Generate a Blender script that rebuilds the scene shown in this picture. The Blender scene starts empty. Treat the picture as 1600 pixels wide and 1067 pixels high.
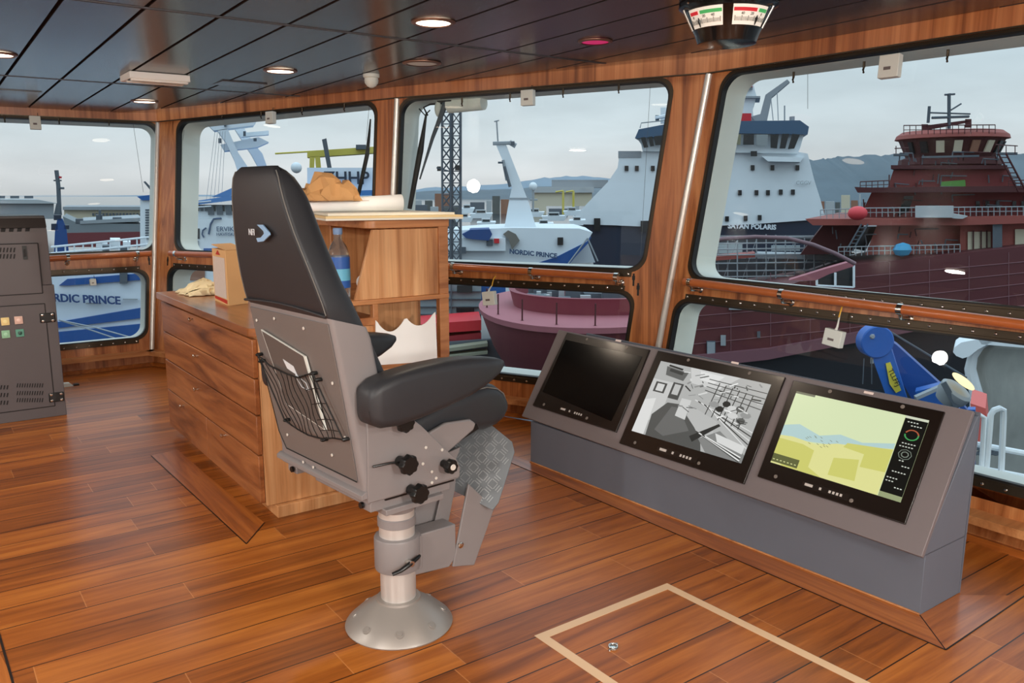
import bpy, bmesh, math, random
import numpy as np
from mathutils import Vector, Matrix
random.seed(7)
SC = bpy.context.scene
COL = SC.collection
PI = math.pi
# ---------------------------------------------------------------- camera
F = 1291.0; EYE = 1.65
PITCH = math.atan(233 / F); YAW = math.radians(35.9)
FH = np.array([math.sin(YAW), math.cos(YAW), 0.0])
RT = np.array([math.cos(YAW), -math.sin(YAW), 0.0])
FW = FH * math.cos(PITCH) + np.array([0, 0, -math.sin(PITCH)])
UP = np.cross(RT, FW)
C0 = np.array([0, 0, EYE])
ZU = np.array([0, 0, 1.0])
def ray(u, v): return (FW * F + RT * (u - 800) + UP * (533.5 - v)) / F
def atz(u, v, z):
    d = ray(u, v); return C0 + d * (z - EYE) / d[2]
def atx(u, v, x):
    d = ray(u, v); return C0 + d * x / d[0]
def aty(u, v, y):
    d = ray(u, v); return C0 + d * y / d[1]
def atplane(u, v, p, n):
    d = ray(u, v); n = np.array(n, float)
    return C0 + d * np.dot(np.array(p) - C0, n) / np.dot(d, n)
def at(u, v, D):
    """point seen at pixel (u,v) at horizontal distance D ahead"""
    d = ray(u, v); return C0 + d * D / np.dot(d, FH)

cam = bpy.data.cameras.new('camera'); cam.sensor_width = 36
cam.lens = F * 36 / 1600; cam.clip_start = 0.02; cam.clip_end = 9000
co = bpy.data.objects.new('camera', cam); COL.objects.link(co)
co.location = (0, 0, EYE); co.rotation_euler = (PI / 2 - PITCH, 0, -YAW)
SC.camera = co

# ---------------------------------------------------------------- colour + materials
def lin(c):
    return tuple(((x / 255) / 12.92 if x / 255 <= .04045 else ((x / 255 + .055) / 1.055) ** 2.4) for x in c) + (1,)
MATS = {}
def mat(name, rgb, rough=.5, metal=0, emit=None, es=1, coat=0, spec=.5, bump=0, bscale=200, noise=0, nscale=6, alpha=1, trans=0, ior=1.45):
    if name in MATS: return MATS[name]
    m = bpy.data.materials.new(name); m.use_nodes = True
    nt = m.node_tree; b = nt.nodes['Principled BSDF']
    b.inputs['Base Color'].default_value = lin(rgb)
    b.inputs['Roughness'].default_value = rough
    b.inputs['Metallic'].default_value = metal
    b.inputs['Specular IOR Level'].default_value = spec
    b.inputs['Coat Weight'].default_value = coat
    b.inputs['Coat Roughness'].default_value = .1
    b.inputs['Transmission Weight'].default_value = trans
    b.inputs['IOR'].default_value = ior
    b.inputs['Alpha'].default_value = alpha
    if emit:
        b.inputs['Emission Color'].default_value = lin(emit); b.inputs['Emission Strength'].default_value = es
    tc = nt.nodes.new('ShaderNodeTexCoord')
    n = nt.nodes.new('ShaderNodeTexNoise'); n.inputs['Scale'].default_value = nscale; n.inputs['Detail'].default_value = 4
    nt.links.new(tc.outputs['Object'], n.inputs['Vector'])
    mx = nt.nodes.new('ShaderNodeMix'); mx.data_type = 'RGBA'
    k = noise if noise else .04
    a = lin(rgb); 
    mx.inputs[6].default_value = tuple(min(1, x * (1 - k)) for x in a[:3]) + (1,)
    mx.inputs[7].default_value = tuple(min(1, x * (1 + k)) for x in a[:3]) + (1,)
    nt.links.new(n.outputs['Fac'], mx.inputs[0]); nt.links.new(mx.outputs[2], b.inputs['Base Color'])
    if bump:
        n2 = nt.nodes.new('ShaderNodeTexNoise'); n2.inputs['Scale'].default_value = bscale; n2.inputs['Detail'].default_value = 2
        nt.links.new(tc.outputs['Object'], n2.inputs['Vector'])
        bp = nt.nodes.new('ShaderNodeBump'); bp.inputs['Strength'].default_value = bump; bp.inputs['Distance'].default_value = .001
        nt.links.new(n2.outputs['Fac'], bp.inputs['Height']); nt.links.new(bp.outputs[0], b.inputs['Normal'])
    MATS[name] = m; return m

def wood(name, dark, mid, light, axis='z', rough=.35, scale=9, stretch=.07, coat=.2, coords='Position', band=0):
    """veneer with streaks running along an axis"""
    if name in MATS: return MATS[name]
    m = bpy.data.materials.new(name); m.use_nodes = True
    nt = m.node_tree; b = nt.nodes['Principled BSDF']; L = nt.links.new
    b.inputs['Roughness'].default_value = rough; b.inputs['Coat Weight'].default_value = coat; b.inputs['Coat Roughness'].default_value = .2
    if coords == 'Position': src = nt.nodes.new('ShaderNodeNewGeometry').outputs['Position']
    else: src = nt.nodes.new('ShaderNodeTexCoord').outputs['Object']
    mp = nt.nodes.new('ShaderNodeMapping')
    s = [scale] * 3; s['xyz'.index(axis)] = scale * stretch; mp.inputs['Scale'].default_value = s
    L(src, mp.inputs['Vector'])
    n = nt.nodes.new('ShaderNodeTexNoise'); n.inputs['Scale'].default_value = 1; n.inputs['Detail'].default_value = 8; n.inputs['Roughness'].default_value = .62; n.inputs['Distortion'].default_value = .9
    L(mp.outputs[0], n.inputs['Vector'])
    r = nt.nodes.new('ShaderNodeValToRGB')
    r.color_ramp.elements[0].position = .3; r.color_ramp.elements[0].color = lin(dark)
    r.color_ramp.elements[1].position = .68; r.color_ramp.elements[1].color = lin(light)
    e = r.color_ramp.elements.new(.48); e.color = lin(mid)
    L(n.outputs['Fac'], r.inputs['Fac'])
    mp2 = nt.nodes.new('ShaderNodeMapping'); s2 = [scale * 9] * 3; s2['xyz'.index(axis)] = scale * stretch * 2; mp2.inputs['Scale'].default_value = s2
    L(src, mp2.inputs['Vector'])
    n2 = nt.nodes.new('ShaderNodeTexNoise'); n2.inputs['Scale'].default_value = 1; n2.inputs['Detail'].default_value = 3
    L(mp2.outputs[0], n2.inputs['Vector'])
    mr = nt.nodes.new('ShaderNodeMapRange'); mr.inputs['To Min'].default_value = .8; mr.inputs['To Max'].default_value = 1.12
    L(n2.outputs['Fac'], mr.inputs['Value'])
    mul = nt.nodes.new('ShaderNodeVectorMath'); mul.operation = 'SCALE'
    L(r.outputs[0], mul.inputs[0]); L(mr.outputs[0], mul.inputs['Scale'])
    L(mul.outputs[0], b.inputs['Base Color'])
    bp = nt.nodes.new('ShaderNodeBump'); bp.inputs['Strength'].default_value = .06; L(n2.outputs['Fac'], bp.inputs['Height']); L(bp.outputs[0], b.inputs['Normal'])
    MATS[name] = m; return m

def floor_material():
    m = bpy.data.materials.new('teak planks'); m.use_nodes = True
    nt = m.node_tree; b = nt.nodes['Principled BSDF']; L = nt.links.new
    def N(t, **k):
        n = nt.nodes.new(t)
        for a, v in k.items(): setattr(n, a, v)
        return n
    def mth(op, a, bb=None, c=None):
        n = N('ShaderNodeMath', operation=op)
        for i, x in enumerate((a, bb, c)):
            if x is None: continue
            if isinstance(x, (int, float)): n.inputs[i].default_value = x
            else: L(x, n.inputs[i])
        return n.outputs[0]
    g = N('ShaderNodeNewGeometry'); sp = N('ShaderNodeSeparateXYZ'); L(g.outputs['Position'], sp.inputs[0])
    X, Y = sp.outputs[0], sp.outputs[1]
    PW = .1775
    yy = mth('DIVIDE', mth('SUBTRACT', Y, 1.38 - PW * 40), PW)
    row = mth('FLOOR', yy); fy = mth('FRACT', yy)
    wn = N('ShaderNodeTexWhiteNoise', noise_dimensions='1D'); L(row, wn.inputs['W'])
    PL = 1.35
    xx = mth('ADD', mth('DIVIDE', X, PL), mth('MULTIPLY', wn.outputs['Value'], 7.3))
    col = mth('FLOOR', xx); fx = mth('FRACT', xx)
    cv = N('ShaderNodeCombineXYZ'); L(row, cv.inputs[0]); L(col, cv.inputs[1])
    w2 = N('ShaderNodeTexWhiteNoise', noise_dimensions='2D'); L(cv.outputs[0], w2.inputs['Vector'])
    # grain
    gv = N('ShaderNodeCombineXYZ'); L(mth('MULTIPLY', X, 1.1), gv.inputs[0]); L(mth('ADD', mth('MULTIPLY', Y, 15), mth('MULTIPLY', w2.outputs['Value'], 40)), gv.inputs[1])
    n = N('ShaderNodeTexNoise'); n.inputs['Scale'].default_value = 1.0; n.inputs['Detail'].default_value = 7; n.inputs['Roughness'].default_value = .6; n.inputs['Distortion'].default_value = .6
    L(gv.outputs[0], n.inputs['Vector'])
    f = mth('ADD', mth('MULTIPLY', n.outputs['Fac'], .80), mth('MULTIPLY', w2.outputs['Value'], .20))
    r = N('ShaderNodeValToRGB'); cr = r.color_ramp
    cr.elements[0].position = .26; cr.elements[0].color = lin((100, 50, 16))
    cr.elements[1].position = .78; cr.elements[1].color = lin((204, 126, 52))
    e = cr.elements.new(.5); e.color = lin((160, 88, 32))
    L(f, r.inputs['Fac'])
    # fine grain
    gv2 = N('ShaderNodeCombineXYZ'); L(mth('MULTIPLY', X, 5), gv2.inputs[0]); L(mth('MULTIPLY', Y, 170), gv2.inputs[1])
    n3 = N('ShaderNodeTexNoise'); n3.inputs['Scale'].default_value = 1; n3.inputs['Detail'].default_value = 2; L(gv2.outputs[0], n3.inputs['Vector'])
    sc = N('ShaderNodeVectorMath', operation='SCALE'); L(r.outputs[0], sc.inputs[0]); L(mth('ADD', mth('MULTIPLY', n3.outputs['Fac'], .34), .83), sc.inputs['Scale'])
    # end joints (pale) then seams (black)
    endm = mth('LESS_THAN', fx, .0028)
    mx = N('ShaderNodeMix', data_type='RGBA'); L(mth('MULTIPLY', endm, .45), mx.inputs[0]); L(sc.outputs[0], mx.inputs[6]); mx.inputs[7].default_value = lin((214, 150, 95))
    seam = mth('LESS_THAN', fy, .030)
    mx2 = N('ShaderNodeMix', data_type='RGBA'); L(seam, mx2.inputs[0]); L(mx.outputs[2], mx2.inputs[6]); mx2.inputs[7].default_value = lin((38, 20, 12))
    L(mx2.outputs[2], b.inputs['Base Color'])
    b.inputs['Roughness'].default_value = .33
    b.inputs['Specular IOR Level'].default_value = .35
    b.inputs['Coat Weight'].default_value = .12; b.inputs['Coat Roughness'].default_value = .2
    return m

# ---------------------------------------------------------------- mesh builder
def V(p): return Vector([float(x) for x in p])
class M:
    def __init__(s, T=None): s.b = bmesh.new(); s.T = T
    def v(s, p):
        if s.T is not None: p = s.T(p)
        return s.b.verts.new(V(p))
    def face(s, vs):
        try: return s.b.faces.new(vs)
        except ValueError: return None
    def poly(s, pts): s.face([s.v(p) for p in pts]); return s
    def hexa(s, p):
        """8 corners: bottom 0-3 (ccw), top 4-7"""
        v = [s.v(q) for q in p]
        for f in ((3, 2, 1, 0), (4, 5, 6, 7), (0, 1, 5, 4), (1, 2, 6, 5), (2, 3, 7, 6), (3, 0, 4, 7)): s.face([v[i] for i in f])
        return s
    def box(s, x0, x1, y0, y1, z0, z1):
        return s.hexa([(x0, y0, z0), (x1, y0, z0), (x1, y1, z0), (x0, y1, z0), (x0, y0, z1), (x1, y0, z1), (x1, y1, z1), (x0, y1, z1)])
    def obox(s, c, a, b, n):
        """centre and three half-axis vectors"""
        c, a, b, n = map(np.array, (c, a, b, n))
        return s.hexa([c - a - b - n, c + a - b - n, c + a + b - n, c - a + b - n, c - a - b + n, c + a - b + n, c + a + b + n, c - a + b + n])
    def prism(s, pts, ext):
        ext = np.array(ext, float); n = len(pts)
        a = [s.v(np.array(p, float)) for p in pts]; b = [s.v(np.array(p, float) + ext) for p in pts]
        s.face(a[::-1]); s.face(b)
        for i in range(n): s.face([a[i], a[(i + 1) % n], b[(i + 1) % n], b[i]])
        return s
    def loft(s, secs, cap=True, closed=True):
        R = [[s.v(p) for p in sec] for sec in secs]; n = len(R[0])
        for i in range(len(R) - 1):
            for j in range(n if closed else n - 1):
                k = (j + 1) % n; s.face([R[i][j], R[i][k], R[i + 1][k], R[i + 1][j]])
        if cap: s.face(R[0][::-1]); s.face(R[-1])
        return s
    def frame(s, d):
        d = np.array(d, float); d /= np.linalg.norm(d)
        h = np.array([0, 0, 1.0]) if abs(d[2]) < .9 else np.array([1.0, 0, 0])
        a = np.cross(h, d); a /= np.linalg.norm(a); return a, np.cross(d, a), d
    def cyl(s, p0, p1, r0, r1=None, n=20, cap=True):
        r1 = r0 if r1 is None else r1; p0 = np.array(p0, float); p1 = np.array(p1, float)
        a, b, d = s.frame(p1 - p0)
        ring = lambda p, r: [p + (a * math.cos(2 * PI * i / n) + b * math.sin(2 * PI * i / n)) * r for i in range(n)]
        return s.loft([ring(p0, max(r0, 1e-5)), ring(p1, max(r1, 1e-5))], cap)
    def lathe(s, prof, c=(0, 0, 0), axis=(0, 0, 1), n=32, cap=True):
        """profile of (radius, height) along the axis"""
        c = np.array(c, float); a, b, d = s.frame(axis)
        return s.loft([[c + d * h + (a * math.cos(2 * PI * i / n) + b * math.sin(2 * PI * i / n)) * max(r, 1e-5) for i in range(n)] for r, h in prof], cap)
    def tube(s, pts, r, n=8, cap=True):
        P = [np.array(p, float) for p in pts]; secs = []; pa = None
        for i, p in enumerate(P):
            d = (P[min(i + 1, len(P) - 1)] - P[max(i - 1, 0)])
            d = d / (np.linalg.norm(d) + 1e-12)
            if pa is None: a, b, _ = s.frame(d)
            else:
                a = pa - d * np.dot(pa, d); a /= np.linalg.norm(a); b = np.cross(d, a)
            pa = a; rr = r[i] if isinstance(r, (list, tuple)) else r
            secs.append([p + (a * math.cos(2 * PI * k / n) + b * math.sin(2 * PI * k / n)) * rr for k in range(n)])
        return s.loft(secs, cap)
    def ball(s, c, r, n=14, sc=(1, 1, 1)):
        c = np.array(c, float); secs = []
        for i in range(n // 2 + 1):
            t = PI * i / (n // 2); rr = max(math.sin(t) * r, 1e-4)
            secs.append([c + np.array([math.cos(2 * PI * k / n) * rr * sc[0], math.sin(2 * PI * k / n) * rr * sc[1], -math.cos(t) * r * sc[2]]) for k in range(n)])
        return s.loft(secs, True)
    def mesh(s, name):
        bmesh.ops.remove_doubles(s.b, verts=s.b.verts, dist=1e-6)
        bmesh.ops.recalc_face_normals(s.b, faces=s.b.faces)
        me = bpy.data.meshes.new(name); s.b.to_mesh(me); s.b.free(); return me

def clip_room(m, off=.03):
    for i in range(4):
        p, q = np.array(Tp[i]), np.array(Tp[i + 1]); d = q - p; n = np.cross(ZU, d); n[2] = 0; n /= np.linalg.norm(n)
        c = p + n * off
        bmesh.ops.bisect_plane(m.b, geom=m.b.verts[:] + m.b.edges[:] + m.b.faces[:], plane_co=V(c), plane_no=V(n), clear_outer=True)
    return m
def props(o, label=None, cat=None, group=None, kind=None):
    for k, x in (('label', label), ('category', cat), ('group', group), ('kind', kind)):
        if x: o[k] = x
    return o
def thing(name, label, cat, base, group=None, kind=None):
    o = bpy.data.objects.new(name, None); COL.objects.link(o); o.empty_display_size = .05
    o.location = V(base)
    return props(o, label, cat, group, kind)
def wmat(o):
    m = Matrix.Translation(o.location)
    return m if o.parent is None else wmat(o.parent) @ o.matrix_parent_inverse @ m
def obj(name, m, material, parent=None, bevel=0, smooth=35, seg=2, subsurf=0, sol=0, **kw):
    me = m.mesh(name) if isinstance(m, M) else m
    if len(me.vertices):
        c = np.zeros(len(me.vertices) * 3); me.vertices.foreach_get('co', c); c = c.reshape(-1, 3)
        ctr = (c.min(0) + c.max(0)) / 2
        if parent is None: ctr[2] = c[:, 2].min()
        me.transform(Matrix.Translation(-V(ctr)))
    else: ctr = np.zeros(3)
    me.polygons.foreach_set('use_smooth', [True] * len(me.polygons)); me.set_sharp_from_angle(angle=math.radians(smooth))
    me.materials.append(material)
    o = bpy.data.objects.new(name, me); COL.objects.link(o); o.location = V(ctr)
    if parent is not None:
        o.parent = parent; o.matrix_parent_inverse = wmat(parent).inverted()
    if sol:
        d = o.modifiers.new('solid', 'SOLIDIFY'); d.thickness = sol
    if bevel:
        d = o.modifiers.new('bevel', 'BEVEL'); d.width = bevel; d.segments = seg; d.limit_method = 'ANGLE'; d.angle_limit = math.radians(40)
    if subsurf:
        d = o.modifiers.new('sub', 'SUBSURF'); d.levels = subsurf; d.render_levels = subsurf
    if kw: props(o, **kw)
    return o
def struct(name, m, material, **k):
    o = obj(name, m, material, None, **k); o['kind'] = 'structure'; return o
def copy_thing(root, delta=None, label=None):
    r = root.copy(); COL.objects.link(r)
    if delta is not None: r.location = root.location + V(delta)
    if label: r['label'] = label
    def rec(src, dst):
        for ch in [o for o in COL.objects if o.parent == src]:
            c = ch.copy(); COL.objects.link(c); c.parent = dst; rec(ch, c)
    rec(root, r)
    return r
def text_mesh(body, size, origin, right, up, depth=.0005, align='CENTER', offset=0):
    """lettering as solid mesh in the plane right x up"""
    cu = bpy.data.curves.new('lettering', 'FONT'); cu.body = body; cu.size = size; cu.align_x = align; cu.align_y = 'CENTER'; cu.extrude = depth; cu.offset = offset
    cu.resolution_u = 3
    t = bpy.data.objects.new('lettering', cu); COL.objects.link(t)
    dg = bpy.context.evaluated_depsgraph_get(); dg.update()
    me = bpy.data.meshes.new_from_object(t.evaluated_get(dg))
    bpy.data.objects.remove(t); bpy.data.curves.remove(cu)
    r = V(right).normalized(); u = V(up).normalized(); n = r.cross(u)
    mt = Matrix(((r.x, u.x, n.x, origin[0]), (r.y, u.y, n.y, origin[1]), (r.z, u.z, n.z, origin[2]), (0, 0, 0, 1)))
    me.transform(mt); me.materials.clear(); return me
# ---------------------------------------------------------------- materials in the room
m_floor = floor_material()
m_floorY = wood('teak border plank', (124, 64, 24), (164, 90, 36), (194, 116, 52), 'y', rough=.28, scale=16, stretch=.06, coat=.4)
m_veneer = wood('teak veneer vertical', (110, 58, 26), (176, 106, 58), (206, 140, 86), 'z', rough=.4, scale=13, stretch=.03)
m_head = wood('teak head lining', (112, 60, 30), (172, 104, 60), (200, 132, 82), 'z', rough=.4, scale=12, stretch=.02)
m_cab = wood('light walnut vertical', (150, 92, 52), (198, 140, 90), (222, 170, 120), 'z', rough=.45, scale=11, stretch=.05, coat=.1)
m_drawer = wood('walnut drawer horizontal', (92, 48, 22), (146, 86, 46), (178, 114, 66), 'y', rough=.4, scale=10, stretch=.10, coat=.15)
m_edge = wood('walnut edging', (150, 90, 48), (184, 122, 74), (204, 144, 92), 'x', rough=.4, scale=9, stretch=.1)
m_edgeY = wood('walnut worktop', (110, 60, 30), (160, 98, 54), (186, 122, 72), 'y', rough=.28, scale=8, stretch=.1, coat=.4)
m_rail = mat('teak rail varnish', (176, 96, 50), .3, coat=.5, noise=.15, nscale=20)
m_chrome = mat('polished steel', (215, 212, 205), .14, metal=1)
m_brush = mat('brushed aluminium', (200, 196, 190), .3, metal=1)
m_black = mat('black rubber gasket', (22, 22, 22), .5)
m_bronze = mat('dark window frame metal', (70, 60, 48), .38, metal=.7)
m_white = mat('white painted steel', (216, 220, 214), .5, noise=.04)
m_ceil = mat('dark ceiling panel', (70, 66, 68), .26, spec=.6, noise=.06, nscale=2, coat=.12)
m_groove = mat('ceiling groove black', (12, 12, 13), .7)
m_seamG = mat('ceiling joint grey', (86, 86, 90), .5, metal=.4)

def mk_glass():
    m = bpy.data.materials.new('window glass'); m.use_nodes = True
    nt = m.node_tree; nt.nodes.remove(nt.nodes['Principled BSDF'])
    out = nt.nodes['Material Output']
    t = nt.nodes.new('ShaderNodeBsdfTransparent'); t.inputs[0].default_value = (.94, .97, .97, 1)
    g = nt.nodes.new('ShaderNodeBsdfGlossy'); g.inputs['Roughness'].default_value = .0
    fr = nt.nodes.new('ShaderNodeFresnel'); fr.inputs[0].default_value = 1.5
    ml = nt.nodes.new('ShaderNodeMath'); ml.operation = 'MULTIPLY'; ml.inputs[1].default_value = .8
    gb = nt.nodes.new('ShaderNodeNewGeometry'); iv = nt.nodes.new('ShaderNodeMath'); iv.operation = 'SUBTRACT'; iv.inputs[0].default_value = 1
    nt.links.new(gb.outputs['Backfacing'], iv.inputs[1]); nt.links.new(iv.outputs[0], ml.inputs[1]); nt.links.new(fr.outputs[0], ml.inputs[0])
    mx = nt.nodes.new('ShaderNodeMixShader'); nt.links.new(ml.outputs[0], mx.inputs[0]); nt.links.new(t.outputs[0], mx.inputs[1]); nt.links.new(g.outputs[0], mx.inputs[2])
    nt.links.new(mx.outputs[0], out.inputs[0]); return m
m_glass = mk_glass()

# ---------------------------------------------------------------- floor and ceiling
def zc(y): return 2.485 - .018 * (y - 2.8)
def zs(y): return 2.385 - .0135 * (y - 3)
zb = zs(8.6)
B = [(-3.2, 8.38, 0), (1.78, 8.38, 0), (3.0, 5.88, 0), (3.96, 3.90, 0), (4.02, -3.3, 0)]
Tp = [(-3.2, 8.64, zb), (2.04, 8.60, zb), (3.10, 5.76, zs(5.76)), (4.15, 3.63, zs(3.63)), (4.62, -3.3, zs(-3.3))]
struct('floor', clip_room(M().box(-3.2, 4.8, -3.4, 9.2, -.08, 0)), m_floor)
def zc(y): return 2.485 - .018 * (y - 2.8)
def zs(y): return 2.385 - .0135 * (y - 3)
CE = M()
xs = [-3.2] + [.63 + .3275 * k for k in range(-11, 13)] + [4.8]
xs = sorted(set(round(x, 4) for x in xs)); ysn = [-3.4, -.85, 1.65, 4.12, 6.63, 9.2]
struct('trim_19', clip_room(M().hexa([(-3.4, -3.6, zc(-3.6) + .03), (5.2, -3.6, zc(-3.6) + .03), (5.2, 9.4, zc(9.4) + .03), (-3.4, 9.4, zc(9.4) + .03), (-3.4, -3.6, zc(-3.6) + .09), (5.2, -3.6, zc(-3.6) + .09), (5.2, 9.4, zc(9.4) + .09), (-3.4, 9.4, zc(9.4) + .09)])), m_groove)
pan = M()
for i in range(len(xs) - 1):
    for j in range(len(ysn) - 1):
        x0, x1 = xs[i] + .010, xs[i + 1] - .010; y0, y1 = ysn[j] + .002, ysn[j + 1] - .002
        if x1 - x0 < .02: continue
        pan.hexa([(x0, y0, zc(y0)), (x1, y0, zc(y0)), (x1, y1, zc(y1)), (x0, y1, zc(y1)), (x0, y0, zc(y0) + .03), (x1, y0, zc(y0) + .03), (x1, y1, zc(y1) + .03), (x0, y1, zc(y1) + .03)])
struct('ceiling', clip_room(pan, .0), m_ceil)
jn = M()
for y in ysn[1:-1]: jn.box(-3.2, 4.6, y - .012, y + .012, zc(y) - .003, zc(y) + .002)
struct('trim_1', clip_room(jn, .0), m_seamG)

# ---------------------------------------------------------------- window walls (facets)
class Facet:
    def __init__(s, B0, B1, T0, T1): s.B0, s.B1, s.T0, s.T1 = (np.array(x, float) for x in (B0, B1, T0, T1))
    def P(s, a, h, off=0):
        p = (s.B0 * (1 - a) + s.B1 * a) * (1 - h) + (s.T0 * (1 - a) + s.T1 * a) * h
        return p - s.N(a, h) * off if off else p
    def N(s, a, h):
        ds = (s.B1 - s.B0) * (1 - h) + (s.T1 - s.T0) * h; dh = (s.T0 * (1 - a) + s.T1 * a) - (s.B0 * (1 - a) + s.B1 * a)
        n = np.cross(dh, ds); return n / np.linalg.norm(n)
    def hit(s, u, v, off=0):
        d = ray(u, v); a, h, t = .5, .5, 5.0
        for _ in range(30):
            p = s.P(a, h, off); e = 1e-4
            A = np.array([(s.P(a + e, h, off) - p) / e, (s.P(a, h + e, off) - p) / e, -d]).T
            da = np.linalg.solve(A, C0 + d * t - p); a += da[0]; h += da[1]; t += da[2]
        return a, h
    def px(s, u, v, off=0): return s.P(*s.hit(u, v, off), off)
    def len(s): return np.linalg.norm(s.B1 - s.B0)
    def hgt(s): return np.linalg.norm(s.T0 - s.B0)
FC = [Facet(B[i], B[i + 1], Tp[i], Tp[i + 1]) for i in range(4)]

def rrect(a0, a1, h0, h1, ra, rh, n=7):
    """corner arcs of a rounded rectangle; list of 4 arcs, BL BR TR TL"""
    out = []
    for cx, cy, t0 in ((a0 + ra, h0 + rh, PI), (a1 - ra, h0 + rh, 1.5 * PI), (a1 - ra, h1 - rh, 0), (a0 + ra, h1 - rh, .5 * PI)):
        out.append([(cx + ra * math.cos(t0 + .5 * PI * k / n), cy + rh * math.sin(t0 + .5 * PI * k / n)) for k in range(n + 1)])
    return out
def panel(m, f, cell, hole, off=0):
    a0, a1, h0, h1 = cell; oc = [(a0, h0), (a1, h0), (a1, h1), (a0, h1)]
    if hole is None:
        m.face([m.v(f.P(a, h, off)) for a, h in oc]); return
    for i in range(4):
        arc = hole[i]; nx = hole[(i + 1) % 4]
        for k in range(len(arc) - 1): m.face([m.v(f.P(*oc[i], off)), m.v(f.P(*arc[k + 1], off)), m.v(f.P(*arc[k], off))])
        m.face([m.v(f.P(*oc[i], off)), m.v(f.P(*oc[(i + 1) % 4], off)), m.v(f.P(*nx[0], off)), m.v(f.P(*arc[-1], off))])
def loopring(m, f, ho, hi, o0, o1, o2, o3):
    """closed band between loops: outer loop ho / inner loop hi with four offset levels"""
    A = [p for a in ho for p in a]; Bq = [p for a in hi for p in a]
    secs = [[f.P(*p, o0) for p in A], [f.P(*p, o1) for p in A], [f.P(*p, o2) for p in Bq], [f.P(*p, o3) for p in Bq]]
    R = [[m.v(p) for p in sec] for sec in secs]; n = len(A)
    for i in range(4):
        j = (i + 1) % 4
        for k in range(n): m.face([R[i][k], R[i][(k + 1) % n], R[j][(k + 1) % n], R[j][k]])
def grow(hole, f, d):
    """shift loop outwards by d metres"""
    da = d / f.len(); dh = d / f.hgt()
    c = [p for a in hole for p in a]; ca = (min(p[0] for p in c) + max(p[0] for p in c)) / 2; ch = (min(p[1] for p in c) + max(p[1] for p in c)) / 2
    wa = (max(p[0] for p in c) - min(p[0] for p in c)) / 2; wh = (max(p[1] for p in c) - min(p[1] for p in c)) / 2
    return [[(ca + (p[0] - ca) * (wa + da) / wa, ch + (p[1] - ch) * (wh + dh) / wh) for p in a] for a in hole]

HM = .465
WIN = {}
def cellspec(i, cells):
    """cells: list of (a0,a1,h0,h1, hole bounds or None, window number)"""
    f = FC[i]; wall = M(); skin = M(); rad = .11
    for a0, a1, h0, h1, hb, no in cells:
        hole = None
        if hb: hole = rrect(*hb, rad / f.len(), rad / f.hgt())
        panel(wall, f, (a0, a1, h0, h1), hole, 0)
        panel(skin, f, (a0, a1, h0, h1), grow(hole, f, -.005) if hb else None, -.24)
        if hb:
            w = thing('window_%d' % no, None, None, f.P((hb[0] + hb[1]) / 2, hb[2]), kind='structure')
            g = M(); loopring(g, f, grow(hole, f, .016), grow(hole, f, -.002), -.01, .005, .005, -.03); obj('gasket', g, m_bronze, w)
            g = M(); loopring(g, f, grow(hole, f, -.0), grow(hole, f, -.012), -.02, .003, .003, -.04); obj('rubber_seal', g, m_black, w)
            # outward white reveal and its flange
            g = M(); loopring(g, f, grow(hole, f, .02), grow(hole, f, -.012), -.235, -.02, -.045, -.235); obj('steel_reveal', g, m_white, w)
            pl = grow(hole, f, -.006); lp = [p for a in pl for p in a]
            g = M(); g.loft([[f.P(*p, -.026) for p in lp], [f.P(*p, -.034) for p in lp]]); obj('glass', g, m_glass, w)
            WIN[no] = (f, hb, w)
    struct(['wall_aft', 'wall_port', 'wall_port_forward', 'wall_forward'][i], wall, m_veneer, sol=0)
    struct('trim_%d' % (20 + i), skin, m_white)

def bounds(i, L, R, Bt, Tt):
    """hole bounds from pixel sightings (lists) or fixed parameter values"""
    f = FC[i]; g = lambda s, k: s if not isinstance(s, list) else float(np.mean([f.hit(*p)[k] for p in s]))
    return (g(L, 0), g(R, 0), g(Bt, 1), g(Tt, 1))
f1, f2, f3, f4 = FC
# window aft wall
b1u = bounds(0, .62, [(247, 220), (243, 330)], [(110, 397), (200, 392)], .995)
b1l = bounds(0, .62, [(232, 450), (228, 500)], [(110, 539), (200, 530)], [(110, 429), (190, 424)])
b2u = bounds(1, [(282, 230), (270, 350)], [(594, 190), (578, 270)], [(290, 392), (330, 394)], .995)
b2l = bounds(1, [(263, 440)], b2u[1], .125, [(290, 420), (325, 421)])
b3u = bounds(2, [(636, 200), (610, 290)], [(1050, 160), (1015, 330)], [(720, 409), (960, 424)], .995)
b3l = bounds(2, b3u[0], [(986, 490)], [(780, 585), (835, 591)], [(720, 441), (960, 458)])
b4u = bounds(3, [(1122, 180), (1090, 340)], .78, [(1100, 433), (1500, 477)], .995)
b4l = bounds(3, [(1052, 500), (1045, 540)], .78, [(1514, 741), (1580, 759)], [(1120, 470), (1540, 536)])
def two(i, bu, bl, nu):
    hm = (bu[2] + bl[3]) / 2
    cells = [(0, 1, 0, bl[2] - .04, None, 0)]
    cells += [(0, 1, bl[2] - .04, hm, bl, nu + 1), (0, 1, hm, 1, bu, nu)]
    cellspec(i, cells)
two(0, b1u, b1l, 1); two(1, b2u, b2l, 3); two(2, b3u, b3l, 5)
# the forward wall carries a second pair of windows behind the camera
b4u2 = (.80, .98, b4u[2], b4u[3]); b4l2 = (.80, .98, b4l[2], b4l[3]); hm = (b4u[2] + b4l[3]) / 2
cellspec(3, [(0, 1, 0, b4l[2] - .04, None, 0), (0, .79, b4l[2] - .04, hm, b4l, 8), (.79, 1, b4l[2] - .04, hm, b4l2, 10), (0, .79, hm, 1, b4u, 7), (.79, 1, hm, 1, b4u2, 9)])
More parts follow.
